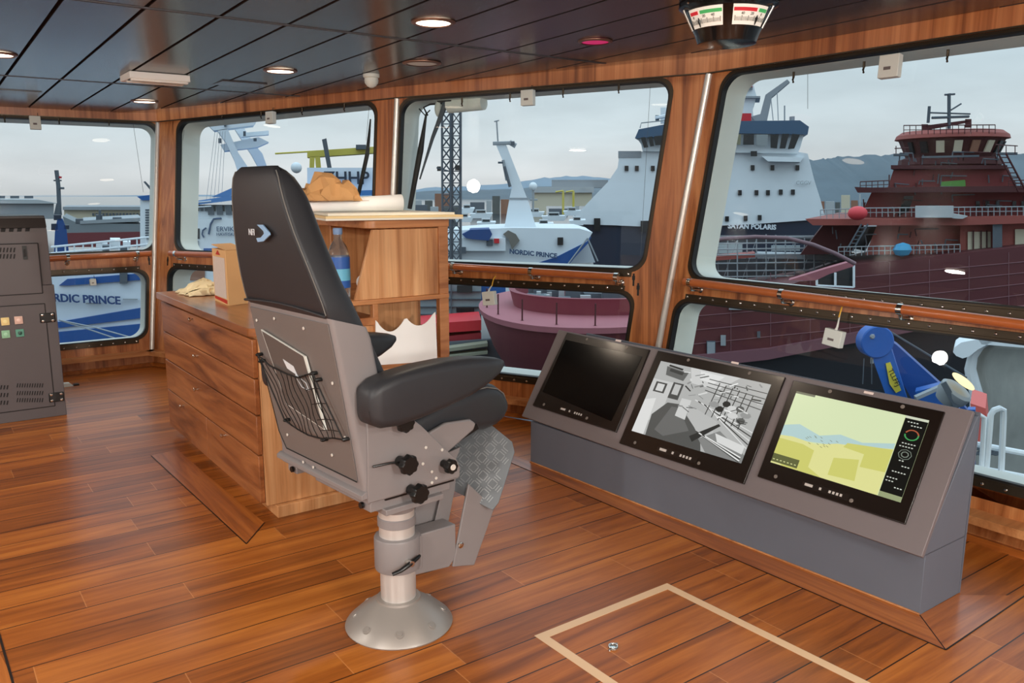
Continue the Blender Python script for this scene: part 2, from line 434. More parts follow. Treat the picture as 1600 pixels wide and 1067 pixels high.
# screws along the upper and lower edges of each opening
for no, (f, hb, w) in WIN.items():
    if no in (9, 10): continue
    L = f.len(); Hh = f.hgt()
    rows = (hb[2] - .026 / Hh,) if no in (1, 3, 5, 7) else (hb[3] + .026 / Hh, hb[2] - .026 / Hh)
    for h in rows:
        a0, a1 = hb[0] + .07 / L, hb[1] - .07 / L; n = f.N(.5, h)
        dh = .019 / Hh
        c = M(); c.hexa([f.P(a0, h - dh, -.01), f.P(a1, h - dh, -.01), f.P(a1, h + dh, -.01), f.P(a0, h + dh, -.01), f.P(a0, h - dh, .007), f.P(a1, h - dh, .007), f.P(a1, h + dh, .007), f.P(a0, h + dh, .007)])
        cs = obj('clamp_strip', c, m_bronze, w, bevel=.002)
        g = M(); q_ = int((a1 - a0) * L / .105)
        for q in range(q_ + 1): g.lathe([(.0085, 0), (.0075, .004), (.003, .0065)], f.P(a0 + .02 / L + (a1 - a0 - .04 / L) * q / q_, h, .007), -n, 7)
        obj('screw_row', g, m_chrome, cs)
# head lining strip between window heads and ceiling
hd = M()
for i in range(4):
    p, q = np.array(Tp[i]), np.array(Tp[i + 1]); n = FC[i].N(.5, .99); n = np.array([n[0], n[1], 0]); n /= np.linalg.norm(n)
    pi_, qi = p - n * .02, q - n * .02
    hd.hexa([p + n * .05, q + n * .05, qi, pi_, (p[0] + n[0] * .05, p[1] + n[1] * .05, zc(p[1]) + .085), (q[0] + n[0] * .05, q[1] + n[1] * .05, zc(q[1]) + .085), (qi[0], qi[1], zc(q[1]) + .085), (pi_[0], pi_[1], zc(p[1]) + .085)])
struct('trim_2', hd, m_head)
fl = M()
for i in range(4):
    p, q = np.array(Tp[i]), np.array(Tp[i + 1]); n = FC[i].N(.5, .99); n = np.array([n[0], n[1], 0]); n /= np.linalg.norm(n)
    fl.hexa([p - n * .024 + ZU * .0, q - n * .024, q + n * .02, p + n * .02] + [x + ZU * .008 for x in (p - n * .024, q - n * .024, q + n * .02, p + n * .02)])
struct('trim_3', fl, m_bronze)
# sill ledge and base band
for nm, z0, z1, dep, mt in (('trim_4', .118, .158, .085, m_edge), ('baseboard_forward', 0, .035, .012, m_floorY)):
    g = M()
    for i in range(4):
        p, q = np.array(B[i], float), np.array(B[i + 1], float); n = FC[i].N(.5, 0); n = np.array([n[0], n[1], 0]); n /= np.linalg.norm(n)
        o = .05
        g.hexa([p + n * o + ZU * z0, q + n * o + ZU * z0, q - n * dep + ZU * z0, p - n * dep + ZU * z0, p + n * o + ZU * z1, q + n * o + ZU * z1, q - n * dep + ZU * z1, p - n * dep + ZU * z1])
    struct(nm, g, mt)
# bright metal corner strips on the pillars
for k, (i, px) in enumerate(((1, None), (2, None), (3, None))):
    p, q = np.array(B[i]) + ZU * .16, np.array(Tp[i]); n = -(FC[i - 1].N(1, .5) + FC[i].N(0, .5)); n /= np.linalg.norm(n)
    d = (q - p) / np.linalg.norm(q - p); s = np.cross(d, n)
    struct('trim_%d' % (5 + k), M().tube([p + n * .006, q + n * .006], .022, 14), mat('satin silver cover strip', (214, 208, 200), .32, metal=.55))
    # veneer cheeks beside the strip
    for sg in (-1, 1):
        nn = FC[i - 1].N(1, .5) if sg < 0 else FC[i].N(0, .5); ss = np.cross(d, nn); c = (p + q) / 2 + s * .06 * sg
# remaining walls of the wheelhouse, out of view; cream colour and openings chosen to bring light in
def wallbox(name, *a): struct(name, M().box(*a), m_veneer)
m_cream = mat('cream bulkhead', (226, 220, 206), .7)
def windowed(name, x0, x1, y0, y1, n):
    m = M(); m.box(x0, x1, y0, y1, 0, .95); m.box(x0, x1, y0, y1, 2.05, 2.68)
    lx = x1 - x0 > y1 - y0
    for k in range(n + 1):
        t = k / n
        if lx: c = x0 + .1 + (x1 - x0 - .2) * t; m.box(c - .1, c + .1, y0, y1, .95, 2.05)
        else: c = y0 + .1 + (y1 - y0 - .2) * t; m.box(x0, x1, c - .1, c + .1, .95, 2.05)
    struct(name, m, m_cream)
windowed('wall_starboard', -3.3, -3.2, -3.4, 4.9, 4)
struct('wall_starboard', M().box(-3.3, -3.2, 4.9, 8.7, 0, 2.68), m_cream)
windowed('wall_back', -3.2, 4.7, -3.45, -3.35, 5)

# floor border planks round console and cabinet
def plankstrip(name, quads, mt):
    for k, q in enumerate(quads):
        a = np.array(q, float); z = .0012
        struct(name + '_%d' % k if k else name, M().prism([(p[0], p[1], 0.0002) for p in a], (0, 0, z)), mt)
def outline(name, pts, w=.006, mt=None, closed=False):
    g = M(); P = [np.array([p[0], p[1], .0016]) for p in pts]
    if closed: P.append(P[0])
    for a, b in zip(P[:-1], P[1:]):
        d = (b - a) / np.linalg.norm(b - a); s = np.cross(d, ZU) * w / 2
        g.hexa([a - s, b - s, b + s, a + s] + [x + ZU * .0004 for x in (a - s, b - s, b + s, a + s)])
    struct(name, g, mt or mat('black caulk seam', (26, 15, 10), .5))
KFL = atz(829, 722, 0); KFR = atz(1437, 961, 0); KBR = atz(1495, 930, 0)
o1 = np.array([2.87, 4.1, 0]); o2 = np.array([2.915, 1.318, 0]); o3 = np.array([3.60, 1.335, 0])
kf = np.array([2.97, 4.1, 0])
plankstrip('trim_8', [[o1, kf, KFR, o2]], m_floorY)
m_bx = wood('teak border plank across', (124, 64, 24), (164, 90, 36), (194, 116, 52), 'x', rough=.28, scale=16, stretch=.06, coat=.4)
plankstrip('trim_10', [[o2, KFR, KBR + np.array([.0, 0, 0]), o3]], m_bx)
outline('trim_9', [o1, o2, o3]); outline('trim_17', [o2, KFR], .004)
c1, c2 = atz(385, 850, 0), atz(236, 712, 0); c3 = atz(413, 817, 0); c4 = atz(293, 718, 0)
plankstrip('trim_11', [[c1, c3, c4 + np.array([0, .25, 0]), c2]], m_floorY)
outline('trim_12', [c3, c1, c2]); 
plankstrip('trim_13', [[(-.4, 3.3, 0), (.105, 3.34, 0), (.21, 2.4, 0), (-.4, 2.4, 0)]], m_floorY)
outline('trim_14', [atz(-12, 955, 0), atz(20, 1066, 0), atz(50, 1200, 0)], .008)
# deck hatch outline (pale inlaid strip)
h0, h1, = atz(848, 996, 0), atz(1042, 914, 0)
dxh = np.array([1.0, 0, 0])
hp = [(1.775, 2.26), (2.455, 2.265), (2.50, .6), (1.80, .6)]
hc = np.mean(hp, axis=0); g = M(); wd = .02; IN, OU = [], []
for k in range(4):
    a, b, c = (np.array(hp[(k + q) % 4]) for q in (-1, 0, 1)); d1 = (b - a) / np.linalg.norm(b - a); d2 = (c - b) / np.linalg.norm(c - b); o = (d2 - d1) * wd
    IN.append(b + o); OU.append(b - o)
for k in range(4):
    j = (k + 1) % 4; q = [OU[k], OU[j], IN[j], IN[k]]; g.hexa([(p[0], p[1], .0004) for p in q] + [(p[0], p[1], .0018) for p in q])
struct('trim_15', g, mat('pale maple inlay', (222, 186, 148), .35, noise=.08))
# ================================================================ PILOT CHAIR
m_leather = mat('black leather', (44, 45, 49), .46, bump=.25, bscale=350, spec=.5, noise=.08)
m_shell = mat('grey powder coat', (132, 126, 126), .42, spec=.5, noise=.03)
m_shell2 = mat('grey textured shell', (112, 105, 102), .5, bump=.2, bscale=500)
m_alu = mat('cast aluminium', (158, 151, 145), .40, metal=.4, noise=.06)
m_col = mat('satin aluminium tube', (206, 202, 198), .36, metal=.45)
m_knob = mat('black knob plastic', (20, 20, 20), .35)
m_thread = mat('stitching grey', (110, 108, 104), .6)
m_cord = mat('black elastic cord', (12, 12, 12), .6)
ca = math.radians(6.0); CO = np.array([1.39, 2.67, 0]); CX = np.array([math.cos(ca), math.sin(ca), 0]); CY = np.array([-math.sin(ca), math.cos(ca), 0])
def cw(p): return CO + CX * p[0] + CY * p[1] + ZU * p[2]
def CM(): return M(cw)
def csec(x0, x1, yc, hw, z, r=.03, n=5, lean=0):
    """rounded-rectangle section in chair x/y at height z"""
    out = []
    r = min(r, (x1 - x0) / 2 - .001, hw - .001)
    for cx, cy, t0 in ((x0 + r, yc - hw + r, PI), (x1 - r, yc - hw + r, 1.5 * PI), (x1 - r, yc + hw - r, 0), (x0 + r, yc + hw - r, .5 * PI)):
        for k in range(n + 1):
            t = t0 + .5 * PI * k / n; x = cx + r * math.cos(t); out.append((x, cy + r * math.sin(t), z + lean * (x - x0)))
    return out
m_zinc = mat('zinc screw', (226, 222, 214), .35, metal=.25)
chair = thing('pilot_chair', 'black leather pilot chair with grey shell on an aluminium pedestal', 'chair', CO)
YC = .235
b = obj('base', CM().lathe([(.205, 0), (.208, .006), (.203, .014), (.17, .045), (.125, .078), (.096, .097), (.086, .104), (.084, .112), (.074, .114)], (0, 0, 0), n=56), m_alu, chair)
for k in range(8):
    t = PI * 2 * k / 8 + .2; c = np.array([.168 * math.cos(t), .168 * math.sin(t), .042])
    obj('bolt', CM().lathe([(.019, -.004), (.018, .004), (.012, .004), (.011, .007), (.0, .007)], c, (math.cos(t) * .55, math.sin(t) * .55, .83), 12), m_alu, b)
obj('column', CM().cyl((0, 0, .10), (0, 0, .47), .068, n=48), m_col, chair)
obj('upper_collar', CM().lathe([(.066, 0), (.073, .004), (.073, .035), (.066, .04), (.066, .06), (.08, .08), (.084, .11)], (0, 0, .405), n=48), m_shell, chair)
cl = obj('clamp_collar', CM().lathe([(.072, 0), (.086, .003), (.088, .01), (.088, .125), (.085, .132), (.07, .135)], (0, 0, .232), n=48), m_shell, chair)
m = CM(); m.tube([(-.088, -.095, .262), (-.06, -.108, .272), (-.02, -.112, .288), (.02, -.105, .298), (.035, -.098, .3)], [.007, .008, .01, .008, .005], 10)
obj('clamp_lever', m, m_knob, cl)
obj('lever_bolt', CM().cyl((-.015, -.085, .286), (-.015, -.12, .289), .011, n=12), m_chrome, cl)
# footrest arm
m = CM()
m.prism([(.04, -.05, .20), (.21, -.05, .18), (.245, -.05, .215), (.245, -.05, .352), (.06, -.05, .358)], (0, .085, 0))
m.box(.03, .075, -.06, .05, .225, .358)
obj('bracket_arm', m, m_shell, chair, bevel=.004)
m = CM()
up0, up1 = np.array([.235, 0, .17]), np.array([.34, 0, .56])
# folded channel carrying the footplate: near cheek and front flange
m.prism([(.20, .035, .33), (.245, .035, .215), (.31, .035, .46), (.32, .035, .55), (.27, .035, .56), (.235, .035, .44)], (0, .006, 0))
m.hexa([(.232, .04, .195), (.238, .046, .193), (.345, .16, .60), (.339, .154, .60), (.226, .04, .2), (.232, .046, .2), (.33, .16, .61), (.324, .154, .61)])
obj('channel', m, m_shell, chair, bevel=.002)
m = CM(); fp = [(.225, -.055, .178), (.335, -.055, .150), (.445, -.055, .368), (.31, -.055, .505)]
m.prism(fp, (0, .012, 0)); ck = obj('support_plate', m, m_shell, chair, bevel=.004)
obj('bolt', CM().lathe([(.013, 0), (.013, .006), (.006, .009), (0, .009)], (.262, -.056, .262), (0, -1, 0), 12), m_chrome, ck)
obj('back_plate', CM().prism([(.10, .06, .36), (.225, .06, .20), (.31, .06, .52), (.36, .06, .62), (.235, .06, .60)], (0, .008, 0)), m_shell, chair)
# tread plate: an inclined checker plate with cut corners
def plate_pt(u, v):  # pixel on the tread plane -> chair coords
    n0 = cw((0, 0, 0)) * 0 + (CX * -.62 + CY * -.55 + ZU * .45)
    return atplane(u, v, cw((.40, -.02, .50)), n0)
tp = [plate_pt(*q) for q in ((640, 620), (700, 620), (766, 668), (804, 694), (797, 722), (779, 790), (766, 795), (690, 757), (640, 740))]
nrm = (CX * -.62 + CY * -.55 + ZU * .45); nrm /= np.linalg.norm(nrm)
tp = [plate_pt(*q) for q in ((690, 700), (752, 664), (768, 664), (800, 690), (804, 706), (779, 785), (770, 797), (690, 757))]
tread = obj('tread_plate', M().prism(tp, -nrm * .006), mat('aluminium checker plate', (104, 108, 112), .45, metal=.35, noise=.05), chair, bevel=.001)
tA = tp[3] - tp[0]; tA /= np.linalg.norm(tA); tB = np.cross(nrm, tA)
m = M()
def inside(p, P):
    x, y = np.dot(p - P[0], tA), np.dot(p - P[0], tB); q = [(np.dot(k - P[0], tA), np.dot(k - P[0], tB)) for k in P]; c = False
    for i in range(len(q)):
        (x1, y1), (x2, y2) = q[i], q[i - 1]
        if (y1 > y) != (y2 > y) and x < (x2 - x1) * (y - y1) / (y2 - y1 + 1e-12) + x1: c = not c
    return c
for i in range(-12, 13):
    for j in range(-12, 13):
        c = tp[0] + tA * (i * .037) + tB * (j * .037)
        if not all(inside(c + tA * i2 * .013 + tB * j2 * .013, tp) for i2 in (-1, 1) for j2 in (-1, 1)): continue
        d = (tA + tB) if (i + j) % 2 else (tA - tB); d = d / np.linalg.norm(d); e = np.cross(nrm, d)
        for k in (-1, 0, 1): 
            cc = c + e * k * .0105
            m.loft([[cc - d * .012], [cc - d * .012 + nrm * .0], ], False) if False else m.obox(cc + nrm * .0007, d * .0135, e * .0017, nrm * .0010)
obj('checker_ribs', m, mat('aluminium ribs', (146, 150, 152), .35, metal=.5), tread)
# seat base rails
def rail_pts(x0, x1, y0, y1, z0, z1): return CM().box(x0, x1, y0, y1, z0, z1)
sb = obj('seat_base', CM().box(-.178, .235, -.085, .57, .555, .600), m_shell, chair, bevel=.003)
m = CM(); m.box(-.16, .20, -.075, -.01, .515, .553); m.box(-.16, .20, .48, .555, .515, .553); m.box(-.11, .15, -.10, .42, .495, .518)
obj('slide_rail', m, m_shell, chair, bevel=.003)
obj('base_flange', CM().prism([(-.20, -.085, .575), (-.16, -.085, .575), (-.16, -.085, .60), (-.185, -.085, .60), (-.2, -.085, .59)], (0, .655, 0)), m_shell, chair, bevel=.001)
obj('rail_liner', CM().box(-.10, .215, -.083, .56, .548, .556), m_knob, chair)
for y in (-.03, .50): obj('rail_end', CM().cyl((-.165, y, .534), (-.175, y, .534), .012, n=10), m_knob, chair)
# rear shell body : lofted, leaning back and narrowing
def rearx(z): return -.176 - .122 * (z - .56) / .68 * (1 if z < 1.24 else 1) - max(0, z - 1.24) * .02
m = CM(); secs = []
for z, f_, hw in ((.60, .10, .318), (.75, .09, .318), (.87, .04, .318), (.99, -.02, .317), (1.08, -.09, .316), (1.15, -.15, .315), (1.235, -.235, .312)):
    secs.append(csec(rearx(z) + .0, rearx(z) + .15, YC, hw, z, .02, lean=-.0 if z < 1.2 else -.3))
m.loft(secs); obj('back_shell', m, m_shell, chair)
# rear cover sheet inside the rim
rc = []
for z, yl, yr in ((.632, -.045, .49), (.70, -.052, .525), (.95, -.062, .535), (1.10, -.066, .535), (1.215, -.066, .53)): rc.append((z, yl, yr))
P_ = [(rearx(z) - .004, yl, z) for z, yl, yr in rc] + [(rearx(z) - .004, yr, z) for z, yl, yr in rc[::-1]]
cover = obj('rear_cover', CM().prism(P_, (.003, 0, 0)), m_shell2, chair, bevel=.001)
m = CM(); m.tube([(rearx(.632) - .006, -.045, .632), (rearx(.632) - .006, .49, .632)], .0022, 6); m.tube([(rearx(.632) - .006, .49, .632), (rearx(.7) - .006, .525, .70), (rearx(.95) - .006, .535, .95)], .0018, 6)
obj('shadow_gap', m, m_cord, cover)
for y, z in ((.49, 1.165), (.33, 1.19), (.11, 1.18), (-.02, 1.0), (-.03, .80), (.10, .7), (.45, .7), (.36, .605), (.28, .604)):
    obj('screw', CM().lathe([(.006, 0), (.006, .003), (0, .004)], (rearx(z) - .006, y, z), (-1, 0, 0), 8), m_zinc, cover)
# near and far side panels
def sidepoly(y): return [(-.178, y, .56), (.235, y, .562), (.238, y, .60), (.222, y, .635), (.06, y, .80), (.02, y, .835), (-.05, y, .90), (-.10, y, .93), (-.172, y, .90)]
sp1 = obj('side_panel', CM().prism(sidepoly(-.092), (0, .012, 0)), m_shell, chair, bevel=.003)
obj('side_panel', CM().prism(sidepoly(.555), (0, .012, 0)), m_shell, chair, bevel=.003)
for x, z in ((.075, .715), (.15, .69), (.06, .655), (.10, .615), (.10, .572), (.12, .585)):
    obj('screw', CM().lathe([(.006, 0), (.006, .003), (0, .004)], (x, -.093, z), (0, -1, 0), 8), m_zinc, sp1)
# seat pan wings
def wing(y): return [(.05, y, .70), (.10, y, .755), (.19, y, .782), (.31, y, .774), (.338, y, .752), (.325, y, .728), (.20, y, .665), (.12, y, .63)]
obj('seat_wing', CM().prism(wing(-.07), (0, .02, 0)), m_shell, chair, bevel=.006)
obj('seat_wing', CM().prism(wing(.52), (0, .02, 0)), m_shell, chair, bevel=.006)
obj('seat_pan', CM().hexa([(.05, -.06, .62), (.36, -.06, .725), (.36, .53, .725), (.05, .53, .62), (.05, -.06, .64), (.35, -.06, .745), (.35, .53, .745), (.05, .53, .64)]), m_knob, chair)
# seat cushion
m = CM(); secs = []
prof = [(-.03, .70, .80, .02), (.03, .68, .81, .0), (.12, .675, .835, .0), (.25, .69, .868, .0), (.36, .70, .888, .0), (.43, .695, .89, .0), (.49, .70, .873, .005), (.53, .715, .845, .012), (.553, .74, .81, .025), (.56, .765, .785, .04)]
for x, zl, zt, ins in prof:
    hw = .275 - ins; r = min(.05, (zt - zl) / 2 - .002); s_ = []
    for cy, cz, t0 in ((YC - hw + r, zl + r, PI), (YC + hw - r, zl + r, 1.5 * PI), (YC + hw - r, zt - r, 0), (YC - hw + r, zt - r, .5 * PI)):
        for k in range(6): t = t0 + .5 * PI * k / 5; s_.append((x, cy + r * math.cos(t), cz + r * math.sin(t)))
    secs.append(s_)
m.loft(secs); cush = obj('seat_cushion', m, m_leather, chair, smooth=60)
m = CM(); m.tube([(x, YC - (.275 - i_) + .012, zt - .013) for x, zl, zt, i_ in prof[1:-1]], .0025, 6); obj('seam', m, m_thread, cush)
# back cushion
def frontx(z):
    return float(np.interp(z, [.80, .90, 1.02, 1.107, 1.2, 1.33, 1.43, 1.55, 1.63, 1.69, 1.72, 1.738], [.04, .03, -.044, -.087, -.135, -.195, -.225, -.25, -.27, -.302, -.335, -.365]))
def backx(z): return float(np.interp(z, [.8, 1.0, 1.24, 1.35, 1.5, 1.62, 1.69, 1.725, 1.738], [-.20, -.22, -.306, -.335, -.37, -.388, -.392, -.388, -.38]))
def halfw(z): return float(np.interp(z, [.8, 1.0, 1.2, 1.30, 1.42, 1.55, 1.65, 1.70, 1.728, 1.738], [.27, .29, .306, .302, .27, .225, .195, .178, .155, .13]))
m = CM(); secs = []; zz = [.86, .95, 1.02, 1.08, 1.14, 1.2, 1.24, 1.28, 1.34, 1.4, 1.46, 1.52, 1.58, 1.63, 1.67, 1.70, 1.722, 1.734, 1.738]
for z in zz:
    x0, x1, hw = backx(z), frontx(z), halfw(z)
    if z < 1.236: x0 = rearx(z) + .03; hw = min(hw, .302)
    n = 7; out = []; rb = .018; rf = min(.075, (x1 - x0) * .55)
    for cx, cy, t0, r in ((x0 + rb, YC - hw + rb, PI, rb), (x1 - rf, YC - hw + rf, 1.5 * PI, rf), (x1 - rf, YC + hw - rf, 0, rf), (x0 + rb, YC + hw - rb, .5 * PI, rb)):
        for k in range(n): t = t0 + .5 * PI * k / (n - 1); out.append((cx + r * math.cos(t), cy + r * math.sin(t), z))
    secs.append(out)
m.loft(secs); back = obj('backrest', m, m_leather, chair, smooth=50)
m = CM(); zs_ = [1.245] + zz[7:-2]; m.tube([(backx(z) + .004, YC - halfw(z) + .002, z) for z in zs_], .0022, 6); obj('seam', m, m_thread, back)
m = CM(); m.tube([(backx(z) + .004, YC + halfw(z) - .002, z) for z in zs_], .0022, 6); obj('seam', m, m_thread, back)
# gentle overlap lip where leather meets the shell
m = CM(); ys = np.linspace(YC - .305, YC + .305, 20); 
m.tube([(backx(1.25) - .003, y, 1.243 + .012 * math.sin(PI * (y - YC + .305) / .61)) for y in ys], .005, 8); obj('piping', m, m_leather, back)
# chevron badge and letters on the rear of the headrest
def badge(px_list, name, mt):
    pts = [atplane(u, v, cw((-.384, 0, 1.5)), CX) for u, v in px_list]
    obj(name, M().prism(pts, -CX * .004), mt, back)
m_badge = mat('pale blue print', (140, 178, 215), .5); m_wprint = mat('white print', (215, 220, 225), .5)
badge([(403, 351), (412, 351), (422, 363), (423, 367), (413, 377), (404, 378), (402, 372), (409, 371), (414, 365), (413, 361), (408, 356)], 'badge', m_badge)
o_ = atplane(393, 363, cw((-.3875, 0, 1.5)), CX)
obj('lettering', text_mesh('NFI', .032, o_, -CY, ZU, .001), m_wprint, back)
# armrests
def armrest(y0, name='armrest'):
    m = CM(); secs = []
    for x, zl, zt, w in ((-.215, .90, .975, .035), (-.205, .87, 1.0, .055), (-.17, .852, 1.02, .062), (-.10, .848, 1.035, .064), (.0, .858, 1.046, .064), (.12, .878, 1.05, .062), (.23, .90, 1.045, .058), (.32, .93, 1.034, .05), (.38, .958, 1.022, .04), (.41, .983, 1.01, .022)):
        r = min(.035, (zt - zl) / 2 - .002, w - .002); s_ = []
        for cy, cz, t0 in ((y0 - w + r, zl + r, PI), (y0 + w - r, zl + r, 1.5 * PI), (y0 + w - r, zt - r, 0), (y0 - w + r, zt - r, .5 * PI)):
            for k in range(6): t = t0 + .5 * PI * k / 5; s_.append((x, cy + r * math.cos(t), cz + r * math.sin(t)))
        secs.append(s_)
    m.loft(secs); a = obj(name, m, m_leather, chair, smooth=60)
    return a
ar = armrest(-.135); ar2 = armrest(.605)
m = CM(); m.tube([(-.198, -.17, .955), (-.212, -.172, .92), (-.205, -.172, .885)], .003, 6); obj('zip', m, m_cord, ar)
# knobs: lobed black hand wheels
def knob(c, r, d, name='knob', cap=False):
    m = CM(); secs = []
    for q, y in ((.75, 0), (1, .006), (1, d - .008), (.86, d)):
        secs.append([(c[0] + r * q * (1 + .07 * math.cos(8 * t)) * math.cos(t), c[1] - y, c[2] + r * q * (1 + .07 * math.cos(8 * t)) * math.sin(t)) for t in np.linspace(0, 2 * PI, 49)[:-1]])
    m.loft(secs); k = obj(name, m, m_knob, chair)
    obj('shaft', CM().cyl((c[0], c[1] + .045, c[2]), (c[0], c[1], c[2]), r * .55, n=16), m_knob, k)
    if cap: obj('cap', CM().lathe([(r * .45, 0), (r * .4, .003), (0, .003)], (c[0], c[1] - d, c[2]), (0, -1, 0), 16), m_zinc, k)
knob((-.045, -.14, .69), .036, .03); knob((-.0, -.14, .57), .036, .03); knob((.155, -.125, .635), .027, .03, cap=True)
knob((-.045, -.125, .842), .034, .03)
m = CM(); m.tube([(-.16, -.10, .695), (-.10, -.12, .70), (-.06, -.12, .695)], .0045, 8); obj('release_lever', m, m_knob, chair)
# literature net and booklet
book = thing('booklet', 'grey booklet in the net on the back of the pilot chair', 'booklet', cw((-.26, .25, .80)))
xb = lambda z: rearx(z) - .012
bp = [(xb(1.13) - .005, .45, 1.135), (xb(1.06) - .005, .13, 1.075), (xb(.80) - .005, .085, .80), (xb(.84) - .005, .37, .845)]
def lp4(P, s, t): P = [np.array(p) for p in P]; return (P[0] * (1 - s) + P[1] * s) * (1 - t) + (P[3] * (1 - s) + P[2] * s) * t
obj('pages', CM().prism(bp, (.006, 0, 0)), m_white, book)
ins = [lp4(bp, .02, .015), lp4(bp, .955, .015), lp4(bp, .955, .985), lp4(bp, .02, .985)]
obj('front_cover', CM().prism([p - np.array([.0012, 0, 0]) for p in ins], (.001, 0, 0)), mat('booklet grey cover', (92, 88, 86), .3), book)
lb = [lp4(bp, *q) for q in ((.38, .26), (.62, .27), (.66, .38), (.42, .37))]
obj('label', CM().prism([p - np.array([.0022, 0, 0]) for p in lb], (.0008, 0, 0)), m_wprint, book)
lb = [lp4(bp, *q) for q in ((.60, .40), (.78, .40), (.78, .50), (.62, .50))]
m = CM(); 
pp = [lp4(bp, *q) - np.array([.003, 0, 0]) for q in ((.62, .38), (.84, .41), (.86, .50), (.70, .52), (.63, .45))]; m.tube(pp + [pp[0]], .0014, 5); obj('emblem', m, m_wprint, book)
m = CM(); XN = lambda z, y=0: rearx(z) - .026
top = [(.515, 1.025), (.42, .995), (.30, .985), (.20, .985), (.105, 1.015), (.075, 1.02)]
bot = [(.40, .775), (.30, .76), (.22, .755), (.12, .765), (.02, .79), (-.05, .80)]
def nt_(P, s):
    s *= len(P) - 1; i = min(int(s), len(P) - 2); f = s - i; return (P[i][0] * (1 - f) + P[i + 1][0] * f, P[i][1] * (1 - f) + P[i + 1][1] * f)
m.tube([(XN(nt_(top, s)[1]), *nt_(top, s)) for s in np.linspace(0, 1, 16)], .0035, 6)
m.tube([(XN(nt_(bot, s)[1]), *nt_(bot, s)) for s in np.linspace(0, 1, 16)], .003, 6)
m.tube([(XN(1.02), .515, 1.025), (XN(.9), .46, .90), (XN(.775), .40, .775)], .003, 6)
m.tube([(XN(1.02), .075, 1.02), (XN(.9), .01, .90), (XN(.8), -.05, .80)], .003, 6)
for k in range(1, 12):
    a_, b_ = nt_(top, k / 12), nt_(bot, k / 12 * .93 + .03)
    pts = []
    for t in np.linspace(0, 1, 9):
        y = a_[0] * (1 - t) + b_[0] * t + .012 * math.sin(t * 9 + k); z = a_[1] * (1 - t) + b_[1] * t; pts.append((XN(z) - .004, y, z))
    m.tube(pts, .0017, 5)
for t in (.22, .45, .7, .87):
    pts = []
    for k in range(8, 13):
        a_, b_ = nt_(top, k / 12), nt_(bot, k / 12); pts.append((XN(1) + (1 - (a_[1] * (1 - t) + b_[1] * t)) * .18 - .004, a_[0] * (1 - t) + b_[0] * t, a_[1] * (1 - t) + b_[1] * t))
    m.tube(pts, .0017, 5)
net = obj('literature_net', m, m_cord, chair)
for y, z in ((.515, 1.025), (.505, 1.0), (.085, 1.02), (.06, 1.0), (.40, .775), (-.05, .80), (.115, .76)):
    obj('hook', CM().lathe([(.007, 0), (.008, .02), (.004, .028)], (rearx(z) - .004, y, z), (-1, 0, 0), 8), m_knob, net)
# ================================================================ CHART CABINET
YN = 4.0
cab = thing('chart_cabinet', 'walnut chart cabinet with drawers behind the pilot chair', 'cabinet', (1.9, 4.9, 0))
obj('plinth', M().box(1.385, 2.40, 3.965, 5.75, 0, .062), m_cab, cab, bevel=.002)
m = M(); m.box(1.345, 2.44, 4.0, 5.85, .064, .72); m.box(1.345, 2.0, 4.0, 5.85, .72, .945)
m.box(2.0, 2.44, 4.32, 5.85, .72, .945)
obj('body', m, m_cab, cab, bevel=.0015)
obj('niche_shelf', M().box(2.0, 2.44, 3.985, 4.33, .70, .722), m_edge, cab, bevel=.002)
obj('end_post', M().box(2.385, 2.445, 3.99, 4.03, .722, 1.08), m_edge, cab, bevel=.002)
obj('end_post', M().box(1.97, 2.0, 3.99, 4.03, .722, 1.06), m_edge, cab, bevel=.002)
obj('niche_back', M().box(2.0, 2.44, 4.31, 4.32, .72, 1.08), m_cab, cab)
# worktop with rounded corner
def rtop(x0, x1, y0, y1, r):
    P = []
    for k in range(9): t = PI + .5 * PI * k / 8; P.append((x0 + r + r * math.cos(t), y0 + r + r * math.sin(t)))
    return P + [(x1, y0), (x1, y1), (x0, y1)]
obj('worktop', M().prism([(x, y, .948) for x, y in rtop(1.30, 2.0, 3.985, 5.88, .05)], (0, 0, .042)), m_edgeY, cab, bevel=.003)
DY = [(4.135, 5.835)]
def knobm(c):
    return M().lathe([(.006, 0), (.005, .012), (.012, .02), (.013, .026), (.007, .03), (0, .031)], c, (-1, 0, 0), 14)
def front(name, y0, y1, z0, z1, ky, kz):
    d = obj(name, M().box(1.318, 1.343, y0, y1, z0, z1), m_drawer, cab, bevel=.003)
    obj('knob', knobm((1.318, ky, kz)), m_chrome, d)
    return d
front('drawer', 4.02, 5.835, .735, .93, 5.065, .905)
front('drawer', 4.02, 5.835, .545, .728, 5.02, .69)
front('drawer', 4.02, 5.835, .335, .538, 5.06, .478)
front('door', 4.02, 4.93, .075, .328, 4.56, .31)
front('door', 4.937, 5.835, .075, .328, 5.43, .295)
# raised shelf unit on top
x2, zt_ = 2.445, 1.508
obj('shelf_board', M().box(1.83, x2, 3.985, 5.85, 1.06, 1.085), m_edge, cab, bevel=.003)
obj('side_panel', M().prism([(1.872, 4.0, 1.086), (2.385, 4.0, 1.086), (2.385, 4.0, 1.455), (1.985, 4.0, 1.455)], (0, .022, 0)), m_cab, cab, bevel=.002)
obj('end_post', M().box(2.385, 2.445, 3.99, 4.03, 1.085, 1.468), m_edge, cab, bevel=.002)
obj('side_panel', M().prism([(1.872, 5.83, 1.086), (2.445, 5.83, 1.086), (2.445, 5.83, 1.455), (1.985, 5.83, 1.455)], (0, .022, 0)), m_cab, cab, bevel=.002)
obj('back_panel', M().box(2.425, 2.445, 4.02, 5.85, 1.085, 1.468), m_cab, cab)
obj('divider', M().box(2.10, 2.42, 4.80, 4.82, 1.086, 1.46), m_cab, cab)
